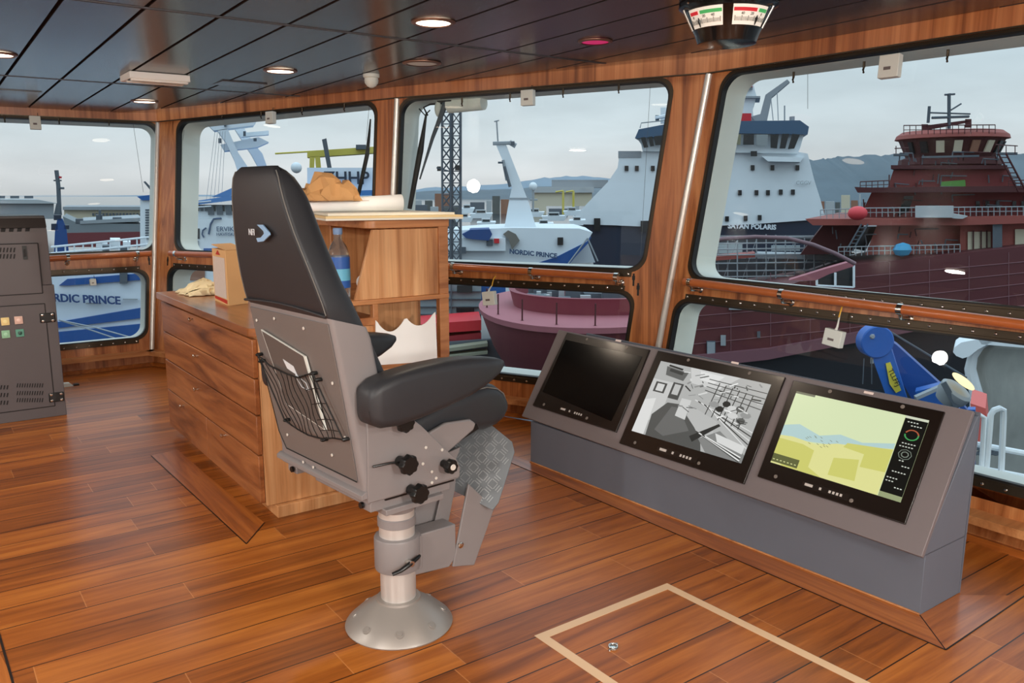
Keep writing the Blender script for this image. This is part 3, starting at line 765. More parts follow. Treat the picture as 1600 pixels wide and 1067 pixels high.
obj('riser', M().box(2.0, 2.44, 4.33, 5.85, .99, 1.06), m_cab, cab)
obj('top_board', M().prism([(x, y, 1.462) for x, y in rtop(1.95, 2.45, 3.985, 5.87, .05)], (0, 0, .042)), m_edge, cab, bevel=.003)
# scalloped white holder on the niche
m_paper = mat('white paper', (250, 250, 248), .7); m_paperw = mat('warm paper', (236, 226, 200), .7, noise=.06)
zf = lambda u, v: aty(u, v, 3.992)
ol = [(585, 570), (585, 500), (588, 503)] + [(588 + 42 * t, 503 + 17 * math.sin(PI * t) ** .8 - 5 * t) for t in np.linspace(.05, 1, 10)] + [(634, 497)] + [(634 + 40 * t, 497 + 14 * math.sin(PI * t) ** .8 - 6 * t) for t in np.linspace(.05, 1, 10)] + [(678, 487), (681, 563)]
P_ = [zf(*q) for q in ol]
obj('chart_holder', M().prism([(p[0], 3.975, p[2]) for p in P_], (0, .006, 0)), m_paper, thing('chart_holder', 'white scalloped chart holder panel on the end of the chart cabinet', 'holder', (2.2, 3.98, .72)))
# ---- things standing on the cabinet
m_card = mat('pale cardboard', (222, 176, 122), .7, noise=.06); m_cardk = mat('brown kraft', (196, 148, 96), .8, noise=.12, nscale=12)
cb = thing('cardboard_box', 'tall pale cardboard box with a white label at the cabinet front corner', 'box', (1.42, 4.45, .99))
a_ = atz(336, 472, .99); b_ = atz(384, 478, .99); d_ = atz(356, 477, .99)
# box corners on the worktop: left end, near corner, right end
q0, q1, q2 = atz(336, 470, .99), atz(357, 478, .99), atz(388, 474, .99)
q3 = q0 + q2 - q1; hh = .325
obj('carton', M().hexa([q1, q2, q3, q0] + [p + ZU * hh for p in (q1, q2, q3, q0)]), m_card, cb, bevel=.002)
obj('flap', M().hexa([q1 + ZU * (hh + .001), q2 + ZU * (hh + .001), q3 + ZU * (hh + .02), q0 + ZU * (hh + .02)] + [p * 1.0 + ZU * (hh + .004) for p in (q1, q2)] + [p + ZU * (hh + .024) for p in (q3, q0)]), m_card, cb)
n_ = np.cross(q0 - q1, ZU); n_ /= np.linalg.norm(n_); n_ = n_ if np.dot(n_, -q1) > 0 else -n_
lq = lambda s, t: q0 * (1 - s) + q1 * s + ZU * hh * t + n_ * .001
obj('label', M().prism([lq(.06, .12), lq(.92, .12), lq(.92, .86), lq(.06, .86)], n_ * .001), mat('white label', (214, 200, 190), .6, noise=.1, nscale=60), cb)
m_redp = mat('red print', (190, 52, 36), .6)
m = M(); m.prism([lq(.3, .90) + n_ * .001, lq(.62, .90) + n_ * .001, lq(.46, .985) + n_ * .001], n_ * .001); m.prism([lq(.06, .06) + n_ * .001, lq(.95, .03) + n_ * .001, lq(.95, .10) + n_ * .001, lq(.06, .11) + n_ * .001], n_ * .001)
obj('print', m, m_redp, cb)
# crumpled packing paper by the window
def crumple(name, c, sx, sy, sz, mt, label, cat, seed, n=16, parent=None, rz=0):
    rnd = random.Random(seed); m = M(); G = []
    for i in range(n + 1):
        for j in range(n + 1):
            x, y = i / n * 2 - 1, j / n * 2 - 1; e = max(0, 1 - max(abs(x), abs(y)) ** 3)
            z = e * (.35 + .65 * abs(math.sin(x * 3.1 + seed) * math.cos(y * 2.6 + seed * 2))) + rnd.random() * .28 * (e + .1)
            X_, Y_ = sx * x + rnd.uniform(-.02, .02), sy * y + rnd.uniform(-.02, .02)
            G.append(m.v((c[0] + X_ * math.cos(rz) - Y_ * math.sin(rz), c[1] + X_ * math.sin(rz) + Y_ * math.cos(rz), c[2] + .003 + sz * z)))
    for i in range(n):
        for j in range(n): m.face([G[i * (n + 1) + j], G[(i + 1) * (n + 1) + j], G[(i + 1) * (n + 1) + j + 1], G[i * (n + 1) + j + 1]])
    return obj(name, m, mt, parent, smooth=20, sol=-.0015, label=label, cat=cat)
pc = atz(298, 452, .99)
crumple('packing_paper', (1.62, 5.62, .99), .22, .16, .085, mat('cream paper', (236, 220, 180), .75), 'cream crumpled paper at the window end of the drawer worktop', 'paper', 3)
# on the raised unit: boards, rolled charts, kraft paper
zt2 = 1.505
def boardm(px4, z0, th):
    P = [atz(u, v, z0) for u, v in px4]; return M().prism([(p[0], p[1], z0) for p in P], (0, 0, th))
m_ply = mat('birch plywood', (232, 206, 152), .6, noise=.08, nscale=10); m_edgew = mat('white laminate', (226, 222, 208), .5)
bd = thing('laminated_board', 'thin white-edged board lying on top of the chart cabinet, under the papers', 'board', (2.2, 4.6, zt2))
BD = [(1.72, 3.99), (2.47, 3.87), (2.52, 4.9), (1.95, 5.2)]
obj('core', M().prism([(x, y, zt2 + .002) for x, y in BD], (0, 0, .010)), m_edgew, bd)
obj('face', M().prism([(x, y, zt2 + .0125) for x, y in BD], (0, 0, .012)), m_ply, bd)
obj('plywood_sheet', M().prism([(x, y, zt2 + .0255) for x, y in [(1.75, 4.03), (2.44, 3.91), (2.50, 4.8), (1.98, 5.1)]], (0, 0, .012)), m_edgew, None, label='uppermost white sheet of board on the chart cabinet', cat='board')
p0 = aty(628, 312, 4.25); p1 = aty(490, 338, 4.30); p0 = np.array([2.28, 4.22, 1.592]); p1 = np.array([1.70, 4.33, 1.578])
rc_ = thing('rolled_chart', 'rolled white chart lying on the boards on the chart cabinet', 'chart', (p0 + p1) / 2 - ZU * .04)
obj('roll', M().tube([p1, p0], [.026, .044], 28, cap=False), m_paper, rc_, sol=-.003)
m = M(); pr = [p0 * .999 + np.array([0, 0, 0])]
dd = (p0 - p1) / np.linalg.norm(p0 - p1); aa, bb, _ = m.frame(dd)
m.tube([p0 - dd * .002 + (aa * math.cos(t) + bb * math.sin(t)) * (.040 - t * .0024) for t in np.linspace(0, 14, 60)], .0009, 4); obj('inner_turns', m, m_paper, rc_)
crumple('kraft_paper', (1.86, 4.30, 1.60), .17, .13, .15, m_cardk, 'crumpled brown kraft paper on the rolled chart beside the headrest', 'paper', 5, 12)
# water bottle on the shelf board
bt = np.array([1.90, 4.12, .995]); bz = bt[2]
bt = atplane(531, 455, (0, 4.12, 0), (0, 1, 0)); bt[2] = .992
bot = thing('water_bottle', 'plastic water bottle with a blue label between headrest and cabinet shelf', 'bottle', bt)
m_pet = mat('clear plastic', (214, 216, 214), .08, trans=.9, ior=1.3)
top_ = aty(524, 357, bt[1])[2] - bt[2]
S = top_ / .30
obj('bottle_body', M().lathe([(r * S, h * S) for r, h in [(.03, 0), (.036, .006), (.037, .05), (.034, .06), (.037, .07), (.037, .20), (.036, .215), (.028, .24), (.014, .262), (.013, .285)]], bt, n=28), m_pet, bot, subsurf=0)
obj('label', M().lathe([(.0378 * S, .10 * S), (.0378 * S, .205 * S)], bt, n=28, cap=False), mat('blue bottle label', (52, 98, 176), .35), bot)
obj('label_band', M().lathe([(.038 * S, .125 * S), (.038 * S, .165 * S)], bt, n=28, cap=False), mat('turquoise label', (110, 190, 222), .35), bot)
obj('cap', M().lathe([(.015 * S, .28 * S), (.016 * S, .283 * S), (.016 * S, .30 * S), (.014 * S, .302 * S)], bt, n=20), mat('blue cap', (120, 150, 190), .4), bot)
# white paper roll in the shelf
rp = aty(549, 428, 4.35)
rp = thing('paper_roll', 'white paper roll end standing in the open cabinet shelf beside the bottle', 'roll', (2.02, 4.18, 1.087))
obj('paper_core', M().tube([(1.99, 4.10, 1.135), (2.12, 4.40, 1.135)], .046, 26), m_paper, rp)

# ================================================================ ELECTRONICS RACK
m_rack = mat('anthracite cabinet', (92, 86, 88), .45, bump=.15, bscale=400, noise=.03); m_rackd = mat('dark slot', (24, 22, 24), .6); m_rackt = mat('rack dark top', (44, 38, 38), .4)
YR = 6.85
rack = thing('equipment_cabinet', 'tall grey steel equipment cabinet with vents at the left', 'cabinet', (.2, 7.15, 0))
rx0, rx1 = -.38, .818
m = M(); m.box(rx0, rx1, YR, YR + .55, 0, .985); m.box(rx0, rx1 - .01, YR + .01, YR + .55, .985, 1.36)
m.prism([(rx0, YR + .01, 1.36), (rx0, YR + .01, 1.37), (rx0, YR + .06, 1.46), (rx0, YR + .55, 1.46), (rx0, YR + .55, 1.36)], (rx1 - .01 - rx0, 0, 0))
obj('housing', m, m_rack, rack, bevel=.004)
obj('top_cover', M().prism([(rx0, YR + .058, 1.462), (rx0, YR + .02, 1.40), (rx0, YR + .012, 1.402), (rx0, YR + .05, 1.468)], (rx1 - .01 - rx0, 0, 0)) , m_rackt, rack)
obj('top_plate', M().box(rx0, rx1 - .012, YR + .055, YR + .55, 1.461, 1.484), m_rackt, rack, bevel=.004)
ryp = lambda u, v: aty(u, v, YR)
def slot(u0, v0, u1, v1, name='vent', mt=m_rackd, par=rack, off=0):
    p, q = ryp(u0, v0), ryp(u1, v1); return obj(name, M().box(p[0], q[0], YR - .002 + off, YR + .003 + off, q[2], p[2]), mt, par)
# doors drawn as raised panels with gaps
def rdoor(u0, v0, u1, v1):
    p, q = ryp(u0, v0), ryp(u1, v1)
    g = M()
    x0, x1, z0, z1 = p[0], q[0], q[2], p[2]
    for b_ in ((x0, x1, z1 - .003, z1 + .003), (x0, x1, z0 - .003, z0 + .003), (x1 - .003, x1 + .003, z0, z1), (x0 - .003, x0 + .003, z0, z1)): g.box(b_[0], b_[1], YR - .0015, YR + .004, b_[2], b_[3])
    d = obj('door', M().box(x0 + .004, x1 - .004, YR - .004, YR + .002, z0 + .004, z1 - .004), m_rack, rack, bevel=.001)
    obj('door_gap', g, m_rackd, d); return d
d1 = rdoor(-75, 384, 67, 458); d2 = rdoor(-75, 484, 86, 634)
def vents(par, u0, u1, v0, v1, n):
    g = M()
    for k in range(n):
        ua = u0 + (u1 - u0) * k / n; ub = ua + (u1 - u0) / n * .6; p, q = ryp(ua, v0), ryp(ub, v1)
        g.hexa([(p[0], YR - .006, q[2]), (q[0], YR - .006, q[2]), (q[0], YR, q[2]), (p[0], YR, q[2]), (p[0] + .008, YR - .006, p[2]), (q[0] + .008, YR - .006, p[2]), (q[0] + .008, YR, p[2]), (p[0] + .008, YR, p[2])])
    obj('vent_slots', g, m_rackd, par)
vents(d1, -40, 25, 387, 394, 12); vents(d1, -40, 25, 397, 404, 12)
vents(d2, 25, 68, 599, 605, 11); vents(d2, 25, 68, 611, 617, 11); vents(d2, 25, 68, 622, 628, 11); vents(d2, -45, 14, 602, 608, 12); vents(d2, -45, 14, 614, 620, 12); vents(d2, -45, 14, 626, 632, 12)
g = M()
for k in range(20):
    x = rx0 + .15 + k * .05
    if x < .72: g.hexa([(x, YR + .012, 1.375), (x + .028, YR + .012, 1.375), (x + .028, YR + .02, 1.372), (x, YR + .02, 1.372), (x + .012, YR + .032, 1.415), (x + .04, YR + .032, 1.415), (x + .04, YR + .04, 1.412), (x + .012, YR + .04, 1.412)])
obj('vent_slots', g, m_rackd, rack)
hd_ = slot(34, 384, 43, 405, 'handle', m_knob, d1, -.012)
slot(36, 389, 41, 401, 'grip_recess', m_rackd, d1, -.014)
for v in (496, 620):
    p = ryp(74 if v < 550 else 88, v)
    h_ = obj('hinge', M().box(p[0] - .05, p[0] + .05, YR - .014, YR - .003, p[2] - .035, p[2] + .035), m_knob, rack, bevel=.006)
    for dx in (-.032, .032):
        for dz in (-.022, .022): obj('screw', M().lathe([(.010, 0), (.007, .003), (0, .004)], (p[0] + dx, YR - .014, p[2] + dz), (0, -1, 0), 8), m_chrome, h_)
for (u, v, c) in ((8, 502, (240, 215, 150)), (29, 500, (226, 190, 176)), (9, 522, (150, 200, 165)), (31, 520, (96, 160, 140))):
    p = ryp(u, v); nm = mat('lamp face %d' % u, c, .4)
    b_ = obj('indicator_button', M().box(p[0] - .026, p[0] + .026, YR - .012, YR - .003, p[2] - .028, p[2] + .028), nm, rack, bevel=.003)
    obj('lens', M().lathe([(.014, 0), (.013, .006), (0, .008)], (p[0], YR - .012, p[2]), (0, -1, 0), 16), mat('lamp lens %d' % u, tuple(min(255, x + 20) for x in c) if v != 520 else (40, 80, 70), .3), b_)
# little floor socket beside the rack
ps = atz(108, 603, 0)
fs = thing('floor_latch', 'small white latch on the floor beside the equipment cabinet', 'latch', (ps[0], ps[1], 0))
obj('latch_body', M().hexa([(ps[0] - .08, ps[1] - .04, 0.001), (ps[0] + .03, ps[1] - .04, 0.001), (ps[0] + .03, ps[1] + .03, 0.001), (ps[0] - .08, ps[1] + .03, 0.001), (ps[0] - .08, ps[1] - .03, .03), (ps[0], ps[1] - .03, .03), (ps[0], ps[1] + .03, .03), (ps[0] - .08, ps[1] + .03, .03)]), m_white, fs)
obj('latch_tip', M().box(ps[0] + .032, ps[0] + .075, ps[1] - .03, ps[1] + .02, .001, .014), m_knob, fs)
# hatch ring pull
ph = atz(958, 1012, 0)
rg = thing('hatch_ring', 'small chrome lifting ring set in the deck hatch', 'ring', (ph[0], ph[1], 0))
obj('plate', M().lathe([(.019, 0.0005), (.018, .004), (.008, .005)], (ph[0], ph[1], 0), n=18), m_chrome, rg)
obj('ring', M().tube([(ph[0] + .016 * math.cos(t), ph[1] + .016 * math.sin(t), .008) for t in np.linspace(0, 2 * PI, 19)], .0025, 6), m_chrome, rg)
for s_ in (-1, 1): obj('screw', M().lathe([(.005, .0005), (.004, .006), (0, .007)], (ph[0] + .026 * s_, ph[1] + .008 * s_, 0), n=8), m_chrome, rg)
# ================================================================ CONSOLE WITH THREE MONITORS
m_cons = mat('grey console laminate', (118, 110, 112), .45, bump=.12, bscale=450, noise=.03)
m_kick = mat('blue grey laminate', (100, 106, 118), .5, bump=.12, bscale=450, noise=.03)
con = thing('monitor_console', 'low grey sloping console under the forward windows', 'console', (3.2, 2.7, 0))
bl, br = atx(815, 650, 2.98), atx(1440, 870, 3.035); tr = atx(1521, 642, 3.385)
pn = np.cross(br - bl, tr - bl); pn /= np.linalg.norm(pn); pn = pn if pn[0] < 0 else -pn
def cp(u, v, off=0): return atplane(u, v, bl + pn * off, pn)
TL, TR, BR_, BL_ = cp(873, 515), cp(1521, 642), cp(1440, 870), cp(815, 650)
obj('sloping_top', M().prism([BL_, BR_, TR, TL], -pn * .022), m_cons, con, bevel=.003)
zk = .27
kx = lambda p: np.array([p[0], p[1], 0])
K0, K1, K2 = kx(KFL), kx(KFR), np.array([3.40, KFR[1] - .0, 0]); K3 = np.array([3.36, KFL[1], 0])
m = M(); i_ = -pn * .024
m.hexa([K0, K1, K2, K3, K0 + ZU * .262, K1 + ZU * .256, K2 + ZU * .256, K3 + ZU * .262])
obj('kick_base', m, m_kick, con, bevel=.002)
b0 = BL_ - pn * .024; b1 = BR_ - pn * .024; t1 = TR - pn * .024; t0 = TL - pn * .024
def endp(y, xb, pb, pt, dy):
    P = [(xb, y, .25), (3.40, y, .25), (3.42, y, pt[2] - .01), (pt[0] + .0, y, pt[2] - .012), (pb[0] + .02, y, pb[2] + .01)]
    return M().prism(P, (0, dy, 0))
obj('end_panel', endp(K1[1] + .0, K1[0], b1, t1, .02), m_kick, con, bevel=.002)
obj('end_panel', endp(K0[1] - .02, K0[0], b0, t0, .02), m_kick, con, bevel=.002)
obj('back_panel', M().prism([(3.40, K1[1], 0), (3.40, K0[1], 0), (3.42, K0[1], TL[2] - .012), (3.42, K1[1], TR[2] - .012)], (.01, 0, 0)), m_kick, con)
obj('sill_strip', M().tube([(K0[0] - .003, K0[1], .004), (K1[0] - .003, K1[1], .004)], .005, 6), m_edge, con)
m_bezel = mat('black glossy bezel', (24, 17, 14), .3, coat=.15)
m_scrK = mat('black glass screen', (7, 7, 8), .16, spec=.3)
def bil(P, s, t): return (P[0] * (1 - s) + P[1] * s) * (1 - t) + (P[3] * (1 - s) + P[2] * s) * t
def emis(name, rgb, k=1.0):
    m = mat(name, tuple(int(x * .3) for x in rgb), .3, emit=rgb, es=k); return m
mons = []
for k, (q, s, lab) in enumerate((
    (((886, 519), (1015, 546), (962, 675), (832, 633)), ((884, 531), (1004, 557), (955, 658), (848, 612)), 'switched-off monitor with a black screen, at the far end of the console'),
    (((1028, 547), (1227, 589), (1162, 756), (967, 692)), ((1033, 564), (1205, 601), (1158, 724), (987, 673)), 'middle console monitor showing a black and white camera view of a deck'),
    (((1240, 594), (1476, 643), (1414, 819), (1183, 744)), ((1245, 611), (1452, 657), (1407, 785), (1204, 722)), 'console monitor nearest the camera showing a yellow and green sea chart'))):
    Q = [cp(u, v, .012) for u, v in q]; S = [cp(u, v, .0125) for u, v in s]
    t = thing('monitor', lab, 'monitor', (Q[2] + Q[3]) / 2, 'monitors set in the grey console')
    obj('bezel', M().prism([p - pn * .0 for p in Q], -pn * .0115), m_bezel, t, bevel=.003)
    sc_ = obj('screen', M().prism(S, pn * .0008), m_scrK if k == 0 else emis('screen back %d' % k, ((0, 0, 0), (150, 158, 158), (214, 226, 176))[k], .9), t)
    for a_, b_ in ((.28, .035), (.76, .035), (.13, .95), (.66, .95)):
        obj('screw_cap', M().lathe([(.009, 0), (.009, .002), (.003, .003)], bil(Q, a_, b_) + pn * .0005, pn, 12), mat('grey cap', (120, 112, 106), .5), t)
    # control strip with small legends
    g = M(); m_leg = mat('legend print', (196, 190, 186), .5)
    A_, B_, Cc, D_ = bil(Q, .32, .905), bil(Q, .64, .905), bil(Q, .64, .965), bil(Q, .32, .965)
    bd_ = obj('control_strip', M().prism([A_, B_, Cc, D_], pn * .0012), mat('control strip', (34, 28, 26), .25), t)
    for w0, w1 in ((.34, .395), (.44, .455), (.505, .52), (.53, .545), (.555, .57), (.58, .595)):
        g.prism([bil(Q, w0, .922) + pn * .0014, bil(Q, w1, .922) + pn * .0014, bil(Q, w1, .946) + pn * .0014, bil(Q, w0, .946) + pn * .0014], pn * .0004)
    obj('legend', g, m_leg, bd_)
    # pale sticker on the console top edge above the monitor
    mid = bil(Q, .62, -.035) if k < 2 else bil(Q, .52, -.035)
    if k == 1: mid = bil(Q, .62, -.04)
    ex = (Q[1] - Q[0]) / np.linalg.norm(Q[1] - Q[0]); ey = np.cross(pn, ex)
    obj('sticker', M().obox(mid - pn * .0115, ex * .022, ey * .0055, pn * .0012), mat('pale sticker', (232, 214, 208), .6), con)
    mons.append((t, S, sc_))
def shade(par, S, polys, base, k=.9, name='picture'):
    """flat shapes of the picture on a screen: (grey or colour, [(s,t)...])"""
    lv = 0; groups = {}
    for col, P in polys:
        lv += 1; groups.setdefault(col, []).append((lv, P))
    for i, (col, L_) in enumerate(groups.items()):
        g = M()
        for lvv, P in L_: g.poly([bil(S, s, t) + pn * (.001 + .00002 * lvv) for s, t in P])
        obj(name, g, emis('pix %s' % str(col), col if isinstance(col, tuple) else (col, col + 2, col + 1), k), par)
def seg(a, b, w):
    a, b = np.array(a), np.array(b); d = b - a; n = np.array([-d[1], d[0]]); n = n / (np.linalg.norm(n) + 1e-9) * w
    return [tuple(a + n), tuple(b + n), tuple(b - n), tuple(a - n)]
# camera picture
pl = [(178, [(0, 0), (1, 0), (1, 1), (0, 1)]), (206, [(.3, 0), (.75, 0), (.6, .22), (.36, .2)]), (226, [(.4, .02), (.62, .03), (.55, .15), (.42, .13)]),
      (96, [(.08, .05), (.3, .08), (.28, .2), (.1, .17)]), (60, [(.12, .07), (.26, .09), (.25, .13), (.12, .11)]),
      (200, [(0, .25), (.2, .25), (.2, .7), (0, .95)]), (222, [(0, .55), (.1, .5), (.12, 1), (0, 1)]),
      (70, [(.04, .28), (.15, .28), (.15, .42), (.04, .42)]), (210, [(.06, .3), (.13, .3), (.13, .4), (.06, .4)]),
      (74, [(.2, .24), (.3, .24), (.3, .46), (.2, .46)]), (190, [(.22, .26), (.28, .26), (.28, .4), (.22, .4)]),
      (82, [(.22, .52), (.36, .5), (.62, .86), (.66, 1), (.14, 1), (.12, .72)]), (104, [(.27, .56), (.34, .55), (.5, .8), (.3, .95), (.2, .9)]),
      (206, [(.33, .42), (.42, .42), (.43, .68), (.33, .66)]), (186, [(.43, .48), (.7, .6), (.7, .86), (.62, .84), (.43, .62)]),
      (44, [(.52, .86), (.72, .62), (.74, .64), (.56, .92)]), (132, [(.6, .86), (.75, .7), (1, .9), (1, 1), (.7, 1)]), (218, [(.72, .74), (.98, .8), (.98, .9), (.76, .84)])]
for i in range(5): pl.append((38 if i % 2 else 220, seg((.45 + .03 * i, .40 + .01 * i), (1, .62 + .05 * i), .006)))
for i in range(6): pl.append((52, seg((.6 + .06 * i, .12 + .012 * i), (.58 + .06 * i, .55 + .015 * i), .004)))
for i in range(4): pl.append((232 if i % 2 else 58, seg((.56 + .03 * i, .78 + .01 * i), (.98, 1.0 - .02 * i), .007)))
for i in range(4): pl.append((64, seg((.5, .10 + .05 * i), (1, .12 + .07 * i), .005)))
for t, (a_, b_) in enumerate(((.72, .36), (.78, .4), (.84, .38), (.9, .44), (.68, .44), (.8, .48), (.88, .52), (.62, .4))):
    pl.append(((40, 210, 90, 150)[t % 4], [(a_ + .035 * math.cos(w) * (1 + .3 * (t % 2)), b_ + .04 * math.sin(w)) for w in np.linspace(0, 2 * PI, 9)[:-1]]))
rr_ = random.Random(4)
for i in range(46):
    a_, b_ = rr_.uniform(.3, .97), rr_.uniform(.05, .62); pl.append((rr_.choice((48, 90, 140, 215, 235)), seg((a_, b_), (a_ + rr_.uniform(-.08, .08), b_ + rr_.uniform(-.05, .06)), rr_.uniform(.003, .009))))
pl = [(c, [(min(max(s, 0), 1), min(max(t, 0), 1)) for s, t in P]) for c, P in pl]
pl.append((40, seg((.1, .035), (.24, .055), .012)))
shade(mons[1][0], mons[1][1], pl, 0)
# sea chart picture
YL, DY_, BLU, PALE = (222, 222, 150), (205, 205, 112), (178, 208, 208), (214, 228, 184)
ch = [(PALE, [(0, 0), (.84, 0), (.84, .5), (0, .5)]), (BLU, [(0, .48), (.12, .42), (.3, .5), (.45, .42), (.62, .45), (.84, .36), (.84, .48), (0, .66)]),
      (YL, [(0, .62), (.1, .6), (.3, .62), (.45, .54), (.62, .5), (.84, .43), (.84, 1), (0, 1)]),
      (DY_, [(0, .66), (.2, .66), (.3, .7), (.3, .92), (.42, 1), (.1, 1), (0, .9)]), (DY_, [(.52, .5), (.84, .44), (.84, .72), (.66, .74), (.66, .58), (.5, .56)]), (DY_, [(.46, .72), (.64, .66), (.66, .92), (.46, .94)]),
      ((96, 100, 60), [(0, .87), (.22, .87), (.22, .98), (0, .98)]), ((112, 116, 96), [(0, 0), (.16, 0), (.16, .03), (0, .03)]),
      ((14, 16, 14), [(.845, 0), (1, 0), (1, 1), (.845, 1)]), ((150, 160, 120), [(.845, .94), (1, .94), (1, 1), (.845, 1)]), ((206, 212, 190), [(.845, .0), (1, .0), (1, .03), (.845, .03)])]
rr_ = random.Random(9)
for i in range(16): a_, b_ = rr_.uniform(.2, .46), rr_.uniform(.50, .64); ch.append(((120, 124, 96), seg((a_, b_), (a_ + .02, b_ + .012), .0025)))
for i in range(7): ch.append(((210, 214, 150), seg((.01 + .03 * i, .945), (.025 + .03 * i, .945), .006)))
ch = [(c, P) for c, P in ch]
def ringp(cx, cy, r, a0, a1, w, col):
    for i in range(8):
        t0, t1 = a0 + (a1 - a0) * i / 8, a0 + (a1 - a0) * (i + 1) / 8
        ch.append((col, [(cx + r * math.cos(t0), cy + r * 1.35 * math.sin(t0)), (cx + r * math.cos(t1), cy + r * 1.35 * math.sin(t1)), (cx + (r + w) * math.cos(t1), cy + (r + w) * 1.35 * math.sin(t1)), (cx + (r + w) * math.cos(t0), cy + (r + w) * 1.35 * math.sin(t0))]))
ringp(.925, .22, .04, -PI * .9, -.2, .01, (170, 90, 60)); ringp(.925, .22, .04, -.2, PI, .01, (70, 160, 90)); ringp(.925, .46, .042, 0, 2 * PI, .005, (120, 130, 120)); ringp(.925, .46, .02, 0, 2 * PI, .008, (120, 130, 120))
for (a_, b_, w_) in ((.87, .07, .08), (.9, .11, .07), (.88, .33, .09), (.87, .37, .1), (.9, .54, .04), (.93, .6, .05), (.88, .68, .1), (.86, .76, .08), (.86, .8, .05), (.93, .86, .05)):
    x = a_
    while x < a_ + w_: ch.append(((204, 210, 200), seg((x, b_), (x + .012, b_), .006))); x += .02
shade(mons[2][0], mons[2][1], ch, 0, .92)

# ================================================================ RAILS, SENSORS, HOOKS
def pxoff(f, u, v, off): return f.px(u, v, off)
def rail_seg(i, pa, pb, brackets, lab, off=.10):
    f = FC[i]; a, b = pxoff(f, *pa, off), pxoff(f, *pb, off)
    t = thing('handrail', lab, 'handrail', (a + b) / 2 - ZU * .02, 'teak handrails below the windows')
    obj('rail', M().tube([a, b], .026, 16), m_rail, t)
    d = (b - a) / np.linalg.norm(b - a)
    for (u, v) in brackets:
        c = a + d * np.dot(pxoff(f, u, v, off) - a, d); aa_, hh_ = f.hit(u, v, off); n = f.N(aa_, hh_)
        m = M(); w = c + n * off - ZU * .045
        m.tube([c - d * .014, c + d * .014], .029, 18)
        m.tube([c - ZU * .02, c - ZU * .045 + n * .01, w], [.010, .010, .012], 10)
        m.lathe([(.024, 0), (.022, .006), (.012, .01)], w, -n, 14)
        obj('bracket', m, m_chrome, t, smooth=50)
rail_seg(0, (-160, 416), (236, 396), [(107, 408), (215, 398)], 'teak handrail under the window behind the grey equipment cabinet')
rail_seg(1, (266, 396), (600, 409), [(275, 397), (575, 408)], 'teak handrail under the window behind the drawer worktop')
rail_seg(2, (640, 412), (966, 433), [(708, 418), (830, 424), (963, 432)], 'teak handrail under the window with the wiper, above the red bow')
rail_seg(3, (1070, 440), (1900, 546), [(1079, 441), (1222, 458), (1408, 479), (1760, 527)], 'teak handrail above the three-monitor console')
# white heating-sensor boxes
def sensor(i, uv, w, h, off, lab, tie=None, tilt=0, up=True):
    f = FC[i]; u, v = uv; c = pxoff(f, u, v, off); a, hh_ = f.hit(u, v, off); n = f.N(a, hh_)
    s = f.P(a + .01, hh_, off) - f.P(a, hh_, off); s /= np.linalg.norm(s); z = np.cross(s, n); z = z if z[2] > 0 else -z
    s2 = s * math.cos(tilt) + z * math.sin(tilt); z2 = np.cross(s2, n); z2 = z2 if z2[2] > 0 else -z2
    dst = np.dot(c - C0, FH); k = dst / 1312
    W, Hh = w * k / 2, h * k / 2
    t = thing('sensor_box', lab, 'sensor', c - z2 * Hh, 'small white boxes hung at the windows')
    obj('case', M().obox(c, s2 * W, z2 * Hh, n * .022), m_white, t, bevel=.003)
    obj('print_mark', M().obox(c - n * .0225 - z2 * Hh * .2 - s2 * W * .1, s2 * W * .35, z2 * Hh * .14, n * .0006), mat('grey print', (110, 100, 100), .6), t)
    if tie:
        q = pxoff(f, *tie, off)
        g = M(); g.tube([c + z2 * Hh, c + z2 * (Hh + .015) + s2 * .004, q + (c - q) * .3, q], [.008, .006, .003, .003], 8); obj('lead', g, m_white, t)
        obj('cable_tie', M().tube([q + (c - q) * .35 - n * .004, q, q + n * .03 + ZU * .02], .004, 6), mat('yellow tie', (224, 170, 40), .5), t)
    else:
        g = M(); q = c + z2 * (Hh + .03); g.tube([c + z2 * Hh * .9 + s2 * W * .6, q + s2 * W * .6, q + n * .02 + s2 * W * .6], .0022, 6); obj('lead', g, m_black, t)
sensor(0, (55, 192), 15, 20, .03, 'white sensor box hanging in the leftmost window')
sensor(1, (423, 184), 16, 18, .04, 'white sensor box at the top of the window above the pilot chair')
sensor(2, (825, 153), 21, 23, .04, 'white sensor box at the top of the window with the lattice tower')
sensor(3, (1391, 104), 31, 34, .05, 'white sensor box at the top of the right-hand window')
sensor(0, (145, 441), 9, 10, .03, 'tiny white sensor box on the small window with the blue and white hull')
sensor(2, (765, 466), 22, 22, .06, 'white sensor box hung by a yellow tie over the red bow', tie=(771, 436), tilt=.12)
sensor(3, (1303, 528), 31, 27, .06, 'white sensor box hung by a yellow tie above the console', tie=(1316, 478), tilt=-.12)
def hook(i, u, v, k):
    f = FC[i]; c = pxoff(f, u, v, .012); a, h_ = f.hit(u, v, .012); n = f.N(a, h_)
    m = M(); m.cyl(c + ZU * .02, c - ZU * .012, .007, n=8); m.tube([c - ZU * .012, c - ZU * .024 - n * .006, c - ZU * .034], [.005, .006, .003], 8); m.ball(c - ZU * .036, .006, 8)
    o = obj('blind_hook', m, m_bronze); props(o, k, 'hook', 'small metal hooks along the window heads')
wl = ('leftmost window', 'window above the pilot chair', 'window with the wiper', 'right-hand window')
